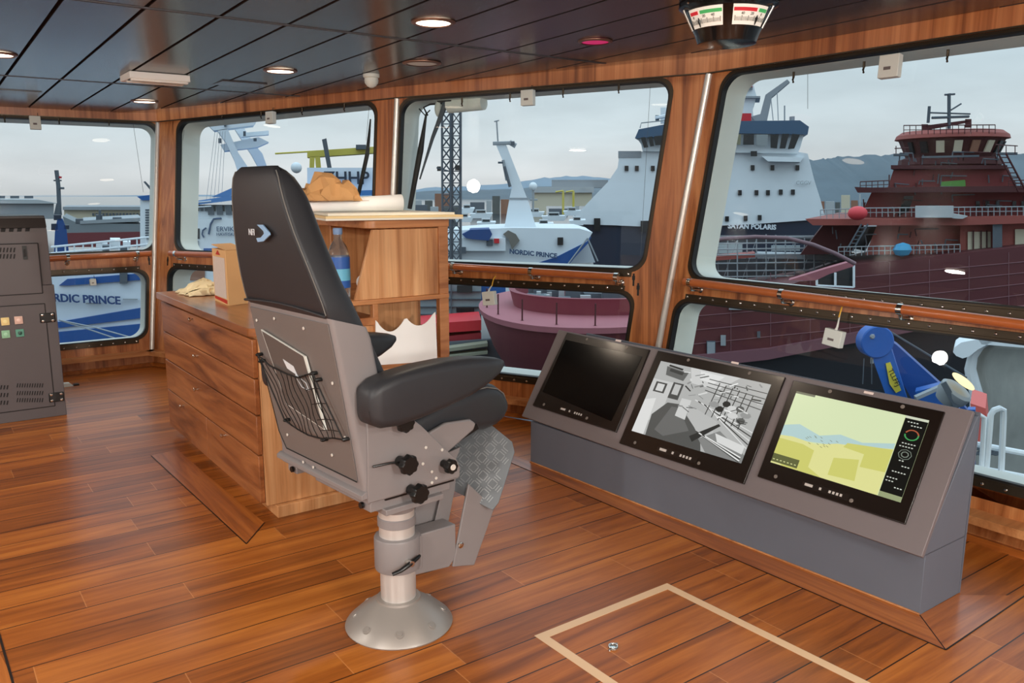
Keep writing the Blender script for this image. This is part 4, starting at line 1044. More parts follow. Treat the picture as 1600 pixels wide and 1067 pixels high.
for i, L_ in enumerate((((7, 184), (92, 187), (170, 189)), ((347, 180), (408, 178), (472, 172), (538, 166)), ((722, 157), (797, 150), (880, 143), (967, 136)), ((1240, 118), (1350, 102), (1481, 84)))):
    for j, (u, v) in enumerate(L_):
        o_ = ('first', 'second', 'third', 'fourth')[j]; hook(i, u, v, 'blind hook, %s from the left at the head of the %s' % (o_, wl[i]))
# slotted latch covers on the pillars
for k, (i, u, v) in enumerate(((0, 233, 407), (1, 262, 408), (1, 600, 420), (2, 990, 437), (2, 997, 452), (0, 245, 423))):
    f = FC[i]; c = pxoff(f, u, v, .002); a, h_ = f.hit(u, v, 0); n = f.N(a, h_); s = f.P(a + .01, h_) - f.P(a, h_); s /= np.linalg.norm(s); z = np.cross(s, n)
    if k == 2: continue
    m = M(); m.obox(c, s * .006, z * .042, n * .002); m.obox(c + z * .012, s * .01, z * .014, n * .0025)
    struct('trim_%d' % (30 + k), m, m_black)

# ================================================================ CEILING FITTINGS
m_lampW = mat('lit diffuser warm', (255, 240, 220), .4, emit=(255, 236, 210), es=7); m_lampO = mat('lamp glass off', (245, 243, 240), .4); m_pink = mat('magenta filter', (200, 40, 110), .35, emit=(214, 40, 110), es=.55)
m_ring = mat('copper trim ring', (150, 110, 92), .35, metal=.7)
def ccp(u, v):
    p = atz(u, v, 2.4)
    for _ in range(20): p = atz(u, v, zc(p[1]))
    return p
def downlight(p, r, mt, lab, power=0, col=(1, .82, .64), size=.1, grp='round downlights in the dark ceiling'):
    t = thing('downlight', lab, 'ceiling light', p, grp)
    obj('trim_ring', M().lathe([(r * 1.0, -.001), (r * 1.28, -.001), (r * 1.28, -.006), (r * 1.12, -.012), (r * 1.0, -.010)], p, n=36, cap=False), m_ring, t)
    obj('diffuser', M().lathe([(0, -.007), (r * .7, -.0075), (r * 1.0, -.006), (r * 1.0, 0), (0, 0)], p, n=36), mt, t)
    if power:
        l = bpy.data.lights.new('downlight', 'SPOT'); l.energy = power; l.color = col; l.shadow_soft_size = size; l.spot_size = math.radians(150); l.spot_blend = .9
        o = bpy.data.objects.new('bulb', l); COL.objects.link(o); o.location = V(p - ZU * .02); o.parent = t; o.matrix_parent_inverse = wmat(t).inverted()
    return t
downlight(ccp(677, 34), .085, m_lampW, 'lit round downlight nearest the camera, white glare', 40)
downlight(ccp(438, 110), .085, m_lampW, 'lit round downlight above the pilot chair headrest', 40)
downlight(ccp(226, 158), .085, m_lampW, 'small lit round downlight near the far corner of the ceiling', 40)
downlight(ccp(659, 98), .095, m_lampO, 'unlit pale round downlight between the lit one and the head lining')
downlight(ccp(930, 64), .075, m_pink, 'round downlight with a magenta filter', 0)
downlight(ccp(-6, 84), .085, m_lampW, 'lit downlight at the left edge of the photo', 40)
for (x, y) in ((-.3, 1.0), (1.9, 1.0), (-.3, -1.2), (1.9, -1.2), (3.2, -.6), (-1.9, 2.8)):  # extra unseen downlights, added to brighten the room
    downlight(np.array([x, y, zc(y)]), .085, m_lampW, 'added round downlight out of view', 30)
m_tube = mat('added lamp diffuser', (250, 246, 238), .5, emit=(255, 244, 228), es=3)  # glowing face of the added lamps
def added_lamp(c, nn, r, pw, lab, name, grp, cat='added wall light'):
    c = np.array(c, float); nn = np.array(nn, float); nn /= np.linalg.norm(nn)
    t = thing(name, lab, cat, c, grp)
    obj('housing', M().lathe([(r * 1.25, 0), (r * 1.25, .03), (r * 1.1, .045), (r, .045)], c, nn, 28), m_white, t)
    obj('diffuser', M().lathe([(r, .044), (r * .9, .056), (r * .5, .062), (0, .063)], c, nn, 28), m_tube, t)
    l = bpy.data.lights.new(name, 'AREA'); l.shape = 'DISK'; l.size = r * 2; l.energy = pw; l.color = (1, .945, .87)
    o = bpy.data.objects.new('bulb', l); COL.objects.link(o); o.location = V(c + nn * .07); o.rotation_euler = V(-nn).to_track_quat('Z', 'Y').to_euler() if False else V(nn).to_track_quat('-Z', 'Y').to_euler(); o.parent = t; o.matrix_parent_inverse = wmat(t).inverted()
for x, y, pw in ((-.6, -.9, 45), (1.5, -.9, 45), (-1.4, 1.5, 40), (-1.7, 4.2, 40)):  # lamps added out of view as fill light
    added_lamp((x, y, zc(y) - .004), (0, 0, -1), .11, pw, 'added round ceiling fill lamp, out of view', 'ceiling_lamp', 'added fill lamps in the unseen ceiling', 'ceiling light')
for x, y, z, nx, ny, pw in ((-1.4, -3.34, 2.2, .25, 1, 110), (1.4, -3.34, 2.2, 0, 1, 110), (-3.19, .4, 2.2, 1, .4, 70), (-3.19, 5.14, 1.5, 1, -.1, 14), (-3.19, 5.7, 1.95, 1, -.1, 14), (-3.19, 8.2, 1.6, 1, -.1, 10)):  # unseen lamps added for fill light and for glints in the glass
    added_lamp((x, y, z), (nx, ny, 0), .10, pw, 'added round lamp on an unseen wall', 'added_wall_lamp', 'added lamps on the unseen walls')
# emergency light fitting: white ribbed box
pa = ccp(248, 118)
em = thing('emergency_light', 'white rectangular ribbed light fitting on the dark ceiling', 'light fitting', pa)
X0, X1 = pa[0] - .21, pa[0] + .17; zc0 = zc(pa[1])
obj('box', M().hexa([(X0, pa[1] - .13, zc0 - .045), (X1, pa[1] - .13, zc0 - .045), (X1 + .0, pa[1] + .17, zc0 - .04), (X0, pa[1] + .17, zc0 - .04), (X0, pa[1] - .13, zc0 - .0), (X1, pa[1] - .13, zc0 - .0), (X1, pa[1] + .17, zc0 - .0), (X0, pa[1] + .17, zc0 - .0)]), mat('white lamp plastic', (245, 244, 240), .5), em, bevel=.004)
for y in (-.12, .0): obj('tube_lamp', M().box(X0 + .01, X1 - .01, pa[1] + y, pa[1] + y + .04, zc0 - .058, zc0 - .044), mat('white lamp plastic', (245, 244, 240), .5), em, bevel=.006)
obj('slot', M().box(X0 + .01, X1 - .01, pa[1] - .075, pa[1] - .005, zc0 - .0475, zc0 - .044), m_bronze, em)
# smoke detector
p = ccp(580, 116)
sd = thing('smoke_detector', 'white dome smoke detector on the ceiling near the wooden head lining', 'detector', p)
obj('mount', M().lathe([(.055, 0), (.055, -.02), (.045, -.026)], p, n=28), m_white, sd)
obj('dome', M().lathe([(.045, -.026), (.048, -.04), (.045, -.058), (.03, -.078), (.012, -.088), (0, -.09)], p, n=28), m_white, sd)
# flush ceiling hatches
for k, (u, v, sx, sy) in enumerate(((375, 131, .16, .12), (25, 143, .16, .10))):
    p = ccp(u, v); struct('trim_%d' % (40 + k), M().box(p[0] - sx, p[0] + sx, p[1] - sy, p[1] + sy, zc(p[1]) - .005, zc(p[1]) + .004), m_ceil, bevel=.002)
# rudder angle indicator: conical three-faced dial
dc = ccp(1138, 4); D0 = np.array([dc[0], dc[1], zc(dc[1])])
di = thing('rudder_indicator', 'black cone-shaped overhead dial with red and green scales', 'indicator', D0)
r0 = .218; tdir = -D0 / np.linalg.norm(D0[:2]) * 1.0; ang = math.atan2(-D0[1], -D0[0])
obj('housing', M().lathe([(r0 * .6, -.004), (r0, -.006), (r0 * 1.0, -.024), (r0 * .9, -.036), (r0 * .84, -.042), (r0 * .70, -.125), (r0 * .66, -.14), (r0 * .60, -.178), (r0 * .55, -.182), (0, -.182)], D0, n=64), mat('black dial housing', (18, 18, 19), .25, coat=.3), di, smooth=50)
m_face = mat('lit dial face', (240, 236, 226), .5, emit=(236, 226, 210), es=.4)
def cone_patch(a0, a1, t0, t1, off, n=14):
    m = M(); f = lambda a, t: D0 + np.array([math.cos(a), math.sin(a), 0]) * (r0 * .85 + (r0 * .70 - r0 * .85) * t + off) + ZU * (-.044 - .078 * t)
    R = [[m.v(f(a0 + (a1 - a0) * i / n, t)) for i in range(n + 1)] for t in (t0, t1)]
    for i in range(n): m.face([R[0][i], R[0][i + 1], R[1][i + 1], R[1][i]])
    return m
for sg in (-1, 1):
    A0, A1 = ang + sg * .12, ang + sg * 1.12
    if sg < 0: pass
    fc = obj('dial_face', cone_patch(A0, A1, .0, 1, .004), m_face, di)
    fr = (.0, .62, .68, 1) if sg > 0 else (.0, .62, .68, 1)
    left = sg < 0
    rng_r = (.08, .62) if False else None
    # seen from the camera the left dial shows red outside / green inside, the right one red inside / green outside
    scr_left = (np.dot(np.array([math.cos(A1), math.sin(A1), 0]), RT) < np.dot(np.array([math.cos(A0), math.sin(A0), 0]), RT))
    bands = (((.02, .6), (70, 165, 95)), ((.66, .95), (196, 40, 50))) if scr_left else (((.02, .62), (196, 40, 50)), ((.68, .97), (70, 165, 95)))
    for (b0_, b1_), c in bands:
        obj('scale_band', cone_patch(A0 + (A1 - A0) * b0_, A0 + (A1 - A0) * b1_, .16, .34, .0055), mat('band %s' % str(c), c, .5, emit=c, es=.5), di)
    g = M()
    for q in range(26):
        a_ = A0 + (A1 - A0) * (.06 + .88 * q / 25); t0_ = .62 if q % 5 else .56
        P0 = D0 + np.array([math.cos(a_), math.sin(a_), 0]) * (r0 * .85 - r0 * .15 * t0_ + .0065) + ZU * (-.044 - .078 * t0_); P1 = D0 + np.array([math.cos(a_), math.sin(a_), 0]) * (r0 * .85 - r0 * .15 * .82 + .0065) + ZU * (-.044 - .078 * .82)
        g.tube([P0, P1], .0009 if q % 5 else .0014, 4)
    obj('tick_marks', g, m_knob, di)
    for fr_, s_ in (((.25, '40'), (.5, '20'), (.8, '0')) if not scr_left else ((.25, '40'), (.5, '20'), (.85, '0'))) if True else ():
        a_ = A0 + (A1 - A0) * fr_; rad_ = np.array([math.cos(a_), math.sin(a_), 0]); c = D0 + rad_ * (r0 * .85 - r0 * .15 * .45 + .006) + ZU * (-.044 - .078 * .46)
        rt = np.cross(ZU, rad_); upv = ZU * .078 + rad_ * r0 * .15
        obj('numeral', text_mesh(s_, .017, c, rt, upv, .0004), m_knob, di)
    a_ = A0 + (A1 - A0) * .66; rad_ = np.array([math.cos(a_), math.sin(a_), 0])
    obj('needle', M().tube([D0 + rad_ * (r0 * .85 - r0 * .15 * t + .010) + ZU * (-.044 - .078 * t) for t in (.5, .68, 1.0)], [.001, .006, .002], 6), m_knob, di)
for sg in (-1, 1):
    a_ = ang + sg * 1.25; rad_ = np.array([math.cos(a_), math.sin(a_), 0])
    obj('strap', M().tube([D0 + rad_ * (r0 * .93) - ZU * .036, D0 + rad_ * (r0 * .72) - ZU * .125], .006, 8), m_brush, di)
    obj('screw', M().ball(D0 + np.array([math.cos(ang + sg * .9), math.sin(ang + sg * .9), 0]) * r0 - ZU * .02, .006, 8), m_chrome, di)
# ================================================================ WORLD
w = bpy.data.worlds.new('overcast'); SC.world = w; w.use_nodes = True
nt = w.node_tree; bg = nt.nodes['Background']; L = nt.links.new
tc = nt.nodes.new('ShaderNodeTexCoord'); sp = nt.nodes.new('ShaderNodeSeparateXYZ'); L(tc.outputs['Generated'], sp.inputs[0])
rp_ = nt.nodes.new('ShaderNodeValToRGB'); e = rp_.color_ramp.elements
e[0].position = .0; e[0].color = lin((206, 206, 208)); e[1].position = .5; e[1].color = lin((184, 202, 216))
for p_, c_ in ((.02, (218, 218, 220)), (.07, (212, 220, 225)), (.16, (202, 217, 226)), (.28, (196, 213, 224))): x = rp_.color_ramp.elements.new(p_); x.color = lin(c_)
L(sp.outputs[2], rp_.inputs[0])
mp = nt.nodes.new('ShaderNodeMapping'); mp.inputs['Scale'].default_value = (2.2, 2.2, 9); L(tc.outputs['Generated'], mp.inputs[0])
nz = nt.nodes.new('ShaderNodeTexNoise'); nz.inputs['Scale'].default_value = 1.6; nz.inputs['Detail'].default_value = 7; nz.inputs['Roughness'].default_value = .52; L(mp.outputs[0], nz.inputs[0])
mr = nt.nodes.new('ShaderNodeMapRange'); mr.inputs['From Min'].default_value = .3; mr.inputs['From Max'].default_value = .7; mr.inputs['To Min'].default_value = .84; mr.inputs['To Max'].default_value = 1.12; L(nz.outputs[0], mr.inputs[0])
sc = nt.nodes.new('ShaderNodeVectorMath'); sc.operation = 'SCALE'; L(rp_.outputs[0], sc.inputs[0]); L(mr.outputs[0], sc.inputs['Scale']); L(sc.outputs[0], bg.inputs[0]); bg.inputs[1].default_value = 1.0
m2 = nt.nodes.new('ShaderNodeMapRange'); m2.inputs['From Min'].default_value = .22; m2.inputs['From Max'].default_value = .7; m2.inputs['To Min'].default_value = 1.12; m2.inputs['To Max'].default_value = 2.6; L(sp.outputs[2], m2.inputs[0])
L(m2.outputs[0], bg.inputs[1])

# ================================================================ HARBOUR
WZ = -9.0
m_water = mat('harbour water', (34, 44, 54), .12, noise=.2, nscale=.3, bump=0)
struct('trim_50', M().poly([(-400, -100, WZ), (3500, -1500, WZ), (3500, 3500, WZ), (-1500, 3500, WZ)]), m_water)
m_hw = mat('ship white', (226, 232, 236), .5, noise=.05, nscale=.8); m_navy = mat('ship navy', (34, 44, 62), .5, noise=.1, nscale=.5); m_sw = mat('dark ship window', (34, 38, 40), .2)
m_blue = mat('ship blue', (38, 92, 158), .45, noise=.06); m_roofb = mat('blue grey roof band', (66, 92, 118), .5)
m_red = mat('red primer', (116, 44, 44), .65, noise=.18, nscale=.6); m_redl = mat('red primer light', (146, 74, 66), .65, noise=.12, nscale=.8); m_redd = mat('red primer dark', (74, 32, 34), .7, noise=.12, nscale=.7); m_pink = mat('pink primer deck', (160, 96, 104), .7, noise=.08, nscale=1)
m_gry = mat('galvanised grey', (150, 156, 160), .6, noise=.1); m_gryd = mat('dark grey steel', (84, 92, 100), .6, noise=.1); m_yel = mat('crane yellow', (206, 190, 84), .6); m_redb = mat('bright red', (200, 40, 50), .5)
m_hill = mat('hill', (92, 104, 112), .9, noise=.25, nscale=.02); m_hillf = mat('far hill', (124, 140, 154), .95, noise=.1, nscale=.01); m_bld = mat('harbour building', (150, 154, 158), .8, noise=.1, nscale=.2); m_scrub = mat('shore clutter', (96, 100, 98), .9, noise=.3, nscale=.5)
def pp(pts, D): return [at(u, v, D) for u, v in pts]
def xpr(m, pts, D, dep):
    P = pp(pts, D); c = np.mean(P, axis=0) - C0; c[2] = 0; c /= np.linalg.norm(c)
    return m.prism(P, c * dep)
def xbx(m, u0, u1, v0, v1, D, dep): return xpr(m, [(u0, v1), (u1, v1), (u1, v0), (u0, v0)], D, dep)
def xln(m, pts, D, r, n=5): return m.tube([at(u, v, D) for u, v in pts], r, n)
def X(name, par, mt, *sh, **k):
    m = M()
    for s_ in sh:
        if s_[0] == 'b': xbx(m, *s_[1:])
        elif s_[0] == 'p': xpr(m, *s_[1:])
        elif s_[0] == 'l': xln(m, *s_[1:])
    return obj(name, m, mt, par, **k)
def xt(body, hpx, u, v, D, mt, par, name='lettering', dv=0, du=1, off=.12, align='CENTER', ofs=0):
    """lettering facing the camera side, baseline direction tilted by dv/du"""
    k = D / 1312; r = RT * du - ZU * dv; r = r / np.linalg.norm(r)
    me = text_mesh(body, hpx * k / .70, at(u, v, D) - FH * off, r, ZU, .01, align, ofs); return obj(name, me, mt, par)

# ---- hills
def hills(name, L_, D, dep, mt, lab):
    m = M(); R = []
    for u, v in L_:
        t = at(u, v, D); b = np.array([t[0], t[1], WZ]); n = FH * dep
        R.append([m.v(b), m.v(b * .55 + t * .45 + n * .35 + ZU * 1), m.v(t + n * .8), m.v(b + n * 2.2)])
    for a_, b_ in zip(R[:-1], R[1:]):
        for i in range(3): m.face([a_[i], b_[i], b_[i + 1], a_[i + 1]])
    o = obj(name, m, mt, None); props(o, lab, 'hill'); o['kind'] = 'structure'; return o
def rough(L_, n, amp, seed):
    r = random.Random(seed); out = []
    for (u0, v0), (u1, v1) in zip(L_[:-1], L_[1:]):
        for k in range(n): t = k / n; out.append((u0 + (u1 - u0) * t, v0 + (v1 - v0) * t + r.uniform(-amp, amp)))
    return out + [L_[-1]]
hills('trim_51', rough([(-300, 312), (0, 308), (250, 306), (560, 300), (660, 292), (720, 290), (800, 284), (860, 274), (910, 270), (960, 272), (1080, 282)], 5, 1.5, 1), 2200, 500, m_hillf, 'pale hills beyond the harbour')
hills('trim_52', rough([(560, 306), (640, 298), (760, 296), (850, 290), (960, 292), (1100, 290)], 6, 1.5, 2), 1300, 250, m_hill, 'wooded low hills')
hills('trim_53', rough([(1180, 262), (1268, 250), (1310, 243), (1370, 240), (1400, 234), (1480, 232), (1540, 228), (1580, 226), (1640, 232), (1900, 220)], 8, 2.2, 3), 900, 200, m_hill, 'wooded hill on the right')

# ---- background harbour town and quay buildings
r_ = random.Random(11)
def blocks(name, u0, u1, v0, v1, D, n, mts, lab, cat='building', grp=None, wmin=8, wmax=30):
    u = u0; k = 0
    while u < u1:
        wd = r_.uniform(wmin, wmax); vt = r_.uniform(v0, (v0 + v1) / 2)
        m = M(); xbx(m, u, min(u + wd, u1), vt, v1, D, 4)
        o = obj(name, m, mts[k % len(mts)]); props(o, lab, cat, grp); k += 1; u += wd * r_.uniform(1.08, 1.4)
m_b1 = mat('shed pale', (176, 180, 182), .8); m_b2 = mat('shed dark', (96, 104, 112), .8); m_b3 = mat('shed brick', (150, 108, 88), .8); m_b4 = mat('shed cream', (206, 196, 172), .8)
blocks('harbour_building', 616, 905, 300, 352, 420, 10, [m_b2, m_b1, m_scrub, m_b3, m_b2, m_b4], 'small harbour building along the far shore below the hills', grp='far shore buildings')
blocks('harbour_building', 1268, 1345, 296, 340, 300, 8, [m_b4, m_b3, m_b1, m_scrub], 'small building at the foot of the wooded hill', grp='buildings under the hill', wmin=6, wmax=14)
blocks('harbour_building', 575, 720, 318, 356, 300, 8, [m_scrub, m_b2, m_b1], 'harbour shed behind the lattice tower', grp='sheds behind the tower')
# cream terminal and yellow cranes right of the mast
tb = thing('terminal_building', 'long pale terminal building behind the mast of the white trawler', 'building', at(870, 320, 260)); 
X('wall', tb, m_b4, ('b', 835, 925, 300, 322, 260, 20)); X('roof', tb, m_b1, ('b', 832, 928, 292, 301, 259, 22)); X('upper_storey', tb, m_bld, ('b', 862, 950, 281, 293, 262, 20))
for k, u in enumerate((880, 896)):
    o = X('dock_crane', None, m_yel, ('l', [(u, 335), (u, 298)], 240, .35), ('l', [(u, 298), (u - 12, 300)], 240, .25)); props(o, 'yellow dock crane post by the terminal', 'crane', 'yellow posts by the terminal')
# left quay shed (window on the far left)
q = thing('warehouse', 'long pale grey warehouse behind the grey hull', 'building', at(60, 330, 200))
X('wall', q, m_bld, ('b', -60, 84, 318, 342, 200, 30)); X('roof', q, m_b1, ('p', [(-60, 318), (92, 318), (60, 312), (-60, 311)], 199, 32))
for k in range(3): X('roof_vent', q, m_b2, ('b', -6 + k * 22, 8 + k * 22, 306, 310, 200, 3))
q = thing('quay_shed', 'low cream quay shed with a row of windows', 'building', at(170, 330, 170))
X('wall', q, m_b4, ('b', 100, 232, 327, 342, 170, 20)); X('roof', q, m_bld, ('b', 98, 234, 323, 328, 169, 22))
m = M()
for k in range(16): xbx(m, 144 + k * 5.3, 147 + k * 5.3, 333, 337, 169.7, .3)
obj('pane_row', m, m_b2, q)

# ---- grey hull alongside in left window
s1 = thing('grey_ship', 'grey cargo ship hull with a dark red waterline band', 'ship', at(160, 375, 80))
X('hull', s1, mat('hull grey', (120, 128, 132), .6, noise=.1, nscale=.4), ('p', [(98, 338), (120, 348), (222, 350), (222, 368), (104, 368)], 80, 12))
X('hull_red_band', s1, mat('hull dull red', (112, 50, 54), .6), ('p', [(104, 364), (222, 362), (222, 386), (100, 386)], 79.8, 12))
X('bulwark', s1, m_gry, ('p', [(125, 345), (222, 340), (222, 346), (125, 350)], 79.9, 12))
X('deck_gear', s1, m_gryd, ('b', 118, 130, 342, 350, 80, 2), ('b', 150, 160, 336, 346, 80, 2), ('l', [(156, 346), (156, 328)], 80, .12), ('b', 176, 190, 340, 345, 80, 3))
# mast left
s2 = thing('signal_mast', 'slim dark signal mast standing against the sky in the leftmost window', 'mast', at(92, 335, 90))
X('mast_post', s2, m_gryd, ('l', [(93, 336), (91, 290), (88, 266)], 90, .22), ('l', [(84, 282), (96, 282)], 90, .08), ('l', [(90, 294), (100, 294)], 90, .12)); X('mast_base', s2, m_gryd, ('p', [(84, 336), (97, 336), (95, 318), (88, 318)], 90, 2))
X('flag', s2, m_redb, ('p', [(92, 275), (97, 276), (96, 279), (92, 278)], 90, .1))
# blue deck crane
s3 = thing('deck_crane', 'dark blue deck crane beside the equipment cabinet', 'crane', at(95, 395, 40))
X('crane_body', s3, mat('crane navy blue', (30, 72, 132), .5), ('p', [(84, 398), (108, 398), (104, 358), (98, 342), (90, 342), (86, 358)], 40, 1.2))
X('crane_gear', s3, m_navy, ('b', 80, 90, 350, 360, 40, .8), ('b', 100, 108, 352, 358, 40, .8), ('b', 84, 96, 336, 344, 40, .8))
# near trawler with blue and white striped hull (small lower left window) and its deck above
tr_ = thing('striped_trawler', 'white trawler hull with blue stripes and its name, moored outside the left window', 'ship', at(160, 560, 16))
m_tw = mat('trawler white', (212, 222, 232), .45, noise=.05); m_tb = mat('trawler blue', (32, 84, 150), .42, noise=.06)
HD = 15.0
def hullpt(u, v): return at(u, v, HD)
X('hull', tr_, m_tw, ('p', [(20, 418), (262, 412), (262, 640), (20, 660)], HD, 4))
X('hull_blue_band', tr_, m_tb, ('p', [(92, 446), (105, 436), (224, 427), (232, 430), (234, 436), (224, 437), (108, 446)], HD - .05, .1))
X('hull_blue_band', tr_, m_tb, ('p', [(20, 502), (92, 503), (262, 474), (262, 492), (95, 512), (20, 517)], HD - .05, .1))
X('hull_blue_band', tr_, m_tb, ('p', [(20, 526), (262, 502), (262, 640), (20, 660)], HD - .05, .1))
xt('NORDIC PRINCE', 12.5, 127, 466, HD, mat('name blue', (40, 70, 120), .5), tr_, 'name', dv=.045, ofs=.004)
X('fairlead', tr_, m_gryd, ('b', 187, 199, 426, 443, HD - .1, .1)); X('fairlead', tr_, m_gry, ('b', 141, 149, 435, 444, HD - .1, .1))
X('mooring_line', tr_, m_gry, ('l', [(92, 500), (140, 515), (190, 532)], HD - 1.2, .012), ('l', [(92, 500), (150, 512), (215, 530)], HD - 1.2, .012))
X('fender_bar', tr_, m_gry, ('b', 134, 158, 473.5, 475, HD - .08, .05), ('b', 192, 215, 467, 468.5, HD - .08, .05))
td = thing('foredeck_gear', 'white railing and winches on the deck behind the lower left handrail', 'deck gear', at(160, 395, 22))
X('railing', td, m_hw, ('l', [(80, 386), (160, 378), (238, 370)], 22, .03), ('l', [(80, 396), (160, 389), (238, 381)], 22, .03), *[('l', [(u, 400 - (u - 90) * .08), (u, 386 - (u - 80) * .1)], 22, .02) for u in range(88, 238, 14)])
X('winch', td, m_hw, ('b', 172, 188, 374, 390, 24, 1), ('b', 150, 168, 380, 392, 24, 1), ('b', 192, 204, 378, 388, 24, 1)); X('winch_drum', td, m_gryd, ('b', 160, 172, 384, 392, 23.5, 1), ('b', 188, 200, 386, 392, 23.5, 1))
ws = thing('vent_tower', 'white ventilation tower with dark louvres beside the corner pillar', 'vent tower', at(232, 385, 30))
X('tower', ws, m_hw, ('b', 219, 247, 312, 386, 30, 1.5)); m = M()
for k in range(12): xbx(m, 227, 240, 327 + k * 4, 329 + k * 4, 29.95, .1)
obj('louvre', m, m_gryd, ws); X('cap', ws, m_blue, ('p', [(214, 307), (248, 303), (248, 312), (222, 313)], 29.9, 1.7)); X('exhaust', ws, m_gryd, ('p', [(224, 284), (227, 283), (246, 303), (242, 306)], 30, .3))

# ---- white rescue vessel in the second window
ev = thing('white_trawler', 'white trawler with a blue roof stripe and company name, seen beside the pilot chair', 'ship', at(380, 380, 48))
D = 48
X('hull', ev, m_hw, ('b', 262, 610, 342, 470, D, 8)); X('wheelhouse', ev, m_hw, ('b', 288, 600, 322, 344, D + .6, 6)); X('roof_band', ev, mat('trawler roof blue', (70, 126, 190), .5), ('p', [(292, 316), (372, 304), (610, 296), (610, 304), (372, 312), (292, 322)], D, 7), ('p', [(330, 308), (366, 292), (372, 302), (352, 308)], D, 3))
X('upper_house', ev, m_hw, ('b', 480, 600, 262, 300, D + 2, 5))
for k in range(11): X('wheelhouse_window', ev, m_sw if k not in (3, 4) else m_gryd, ('b', 292 + k * 7 + (5 if k > 4 else 0), 297 + k * 7 + (5 if k > 4 else 0), 320, 330, D + .5, .1))
for k in range(3): X('wheelhouse_window', ev, m_gryd, ('p', [(325 + k * 14, 336), (335 + k * 14, 336), (333 + k * 14, 320), (324 + k * 14, 320)], D + .4, .1))
X('door', ev, m_sw, ('b', 301, 312, 357, 373, D - .05, .1)); X('hatch_grille', ev, m_gry, ('b', 297, 311, 376, 384, D - .05, .1)); X('porthole', ev, m_gryd, ('b', 293, 296, 369, 372, D - .05, .1))
X('lower_opening', ev, m_b3, ('b', 296, 320, 418, 438, D - .1, .1)); X('hull_stripe', ev, m_blue, ('b', 318, 610, 388, 394, D - .1, .1))
m_ltr = mat('lettering dark blue', (52, 78, 112), .5)
xt('ERVIK', 7.5, 339, 358, D, m_ltr, ev, 'name', align='LEFT'); xt('HAVFISKE', 5, 339, 366, D, m_ltr, ev, 'name', align='LEFT')
X('emblem', ev, m_ltr, ('l', [(319, 371), (316, 366), (317, 360), (322, 356)], D - .1, .05), ('l', [(326, 366), (329, 350), (334, 342), (346, 341)], D - .1, .06))
xt('ZHHP', 19, 542, 279, D + 1.9, mat('lettering black', (44, 54, 66), .5), ev, 'name', ofs=.02, off=.1)
X('railing', ev, m_hw, ('l', [(286, 318), (330, 314)], D, .04), ('l', [(286, 325), (330, 322)], D, .04))
gm = thing('gallows_mast', 'white twin-armed gallows mast rising behind the pilot chair headrest', 'mast', at(380, 300, 50))
X('arm', gm, m_hw, ('p', [(340, 204), (356, 202), (372, 238), (388, 262), (398, 285), (374, 276), (366, 250), (354, 224)], 50, 2.5)); X('arm', gm, m_hw, ('p', [(366, 200), (380, 198), (398, 226), (410, 240), (420, 268), (404, 262), (392, 240), (380, 222)], 54, 2.5))
X('crossbar', gm, m_hw, ('p', [(326, 196), (392, 186), (400, 190), (396, 196), (334, 204)], 50, 1.5), ('p', [(344, 226), (404, 214), (420, 222), (402, 230), (350, 236)], 51, 1.5), ('p', [(372, 208), (420, 204), (420, 210), (376, 214)], 52, 1))
X('lamp_cluster', gm, m_gryd, ('b', 341, 346, 216, 223, 49.8, .5), ('b', 380, 384, 205, 212, 49.8, .5), ('b', 350, 354, 192, 197, 49.8, .5), ('b', 396, 401, 216, 220, 49.8, .5))
X('wire', gm, m_gry, *[('l', [(336 + k * 4, 205), (322 + k * 6, 316)], 49, .012) for k in range(5)])
m = M(); c = at(463, 262, 40); m.ball(c, .26, 14); obj('radar_dome', m, m_hw, ev)
gc = thing('gantry_crane', 'yellow gantry crane beam above the white ship letters', 'crane', at(530, 300, 110))
X('beam', gc, m_yel, ('p', [(480, 236), (600, 228), (600, 238), (480, 246)], 110, 3)); X('leg', gc, m_yel, ('p', [(484, 244), (492, 244), (488, 310), (482, 310)], 110, 1)); X('leg', gc, m_yel, ('p', [(492, 244), (500, 244), (506, 310), (498, 310)], 110, 1)); X('trolley', gc, m_gryd, ('b', 556, 572, 226, 233, 109, 3)); X('boom', gc, m_gryd, ('p', [(503, 218), (510, 216), (520, 272), (514, 276)], 108, .8))
X('upper_rail', gc, m_yel, ('l', [(430, 240), (600, 230)], 112, .12))
# wipers
def wiper(i, pts, w, lab, arm=None):
    f = FC[i]; P = [f.px(u, v, -.10) for u, v in pts]; t = thing('wiper', lab, 'wiper', P[-1])
    obj('blade', M().tube(P, w, 8), m_black, t)
    k = [p + np.array([.006, -.01, 0]) for p in P]; obj('blade_rib', M().tube([k[0] * .3 + k[1] * .7, k[1], k[1] * .4 + k[-1] * .6], .004, 5), m_gry, t)
    if arm:
        Q = [f.px(u, v, -.13) for u, v in arm]; obj('arm', M().tube(Q, [.022, .014, .006][:len(Q)], 8), m_gryd, t)
        obj('pivot', M().obox(Q[0] + ZU * .02, np.array([.03, -.05, 0]), np.array([.03, .02, 0]), ZU * .018), m_black, t)
wiper(1, [(579, 186), (574, 240), (560, 304)], [.006, .018, .016], 'black wiper blade outside the window above the rolled chart')
wiper(2, [(666, 178), (657, 235), (640, 326)], [.008, .024, .018], 'thick black wiper blade outside the window with the lattice tower', arm=[(697, 160), (676, 215), (656, 280)])
f = FC[2]; a_, b_ = f.px(702, 164, -.16), f.px(756, 160, -.16)
wc = thing('washer_housing', 'white round wiper motor housing at the head of the middle window', 'housing', (a_ + b_) / 2)
obj('housing', M().tube([a_, b_], [.062, .055], 20), m_white, wc); a2 = f.px(686, 170, -.16); obj('bracket', M().ball(a2, .05, 12, (.7, .7, 1.3)), m_white, wc)
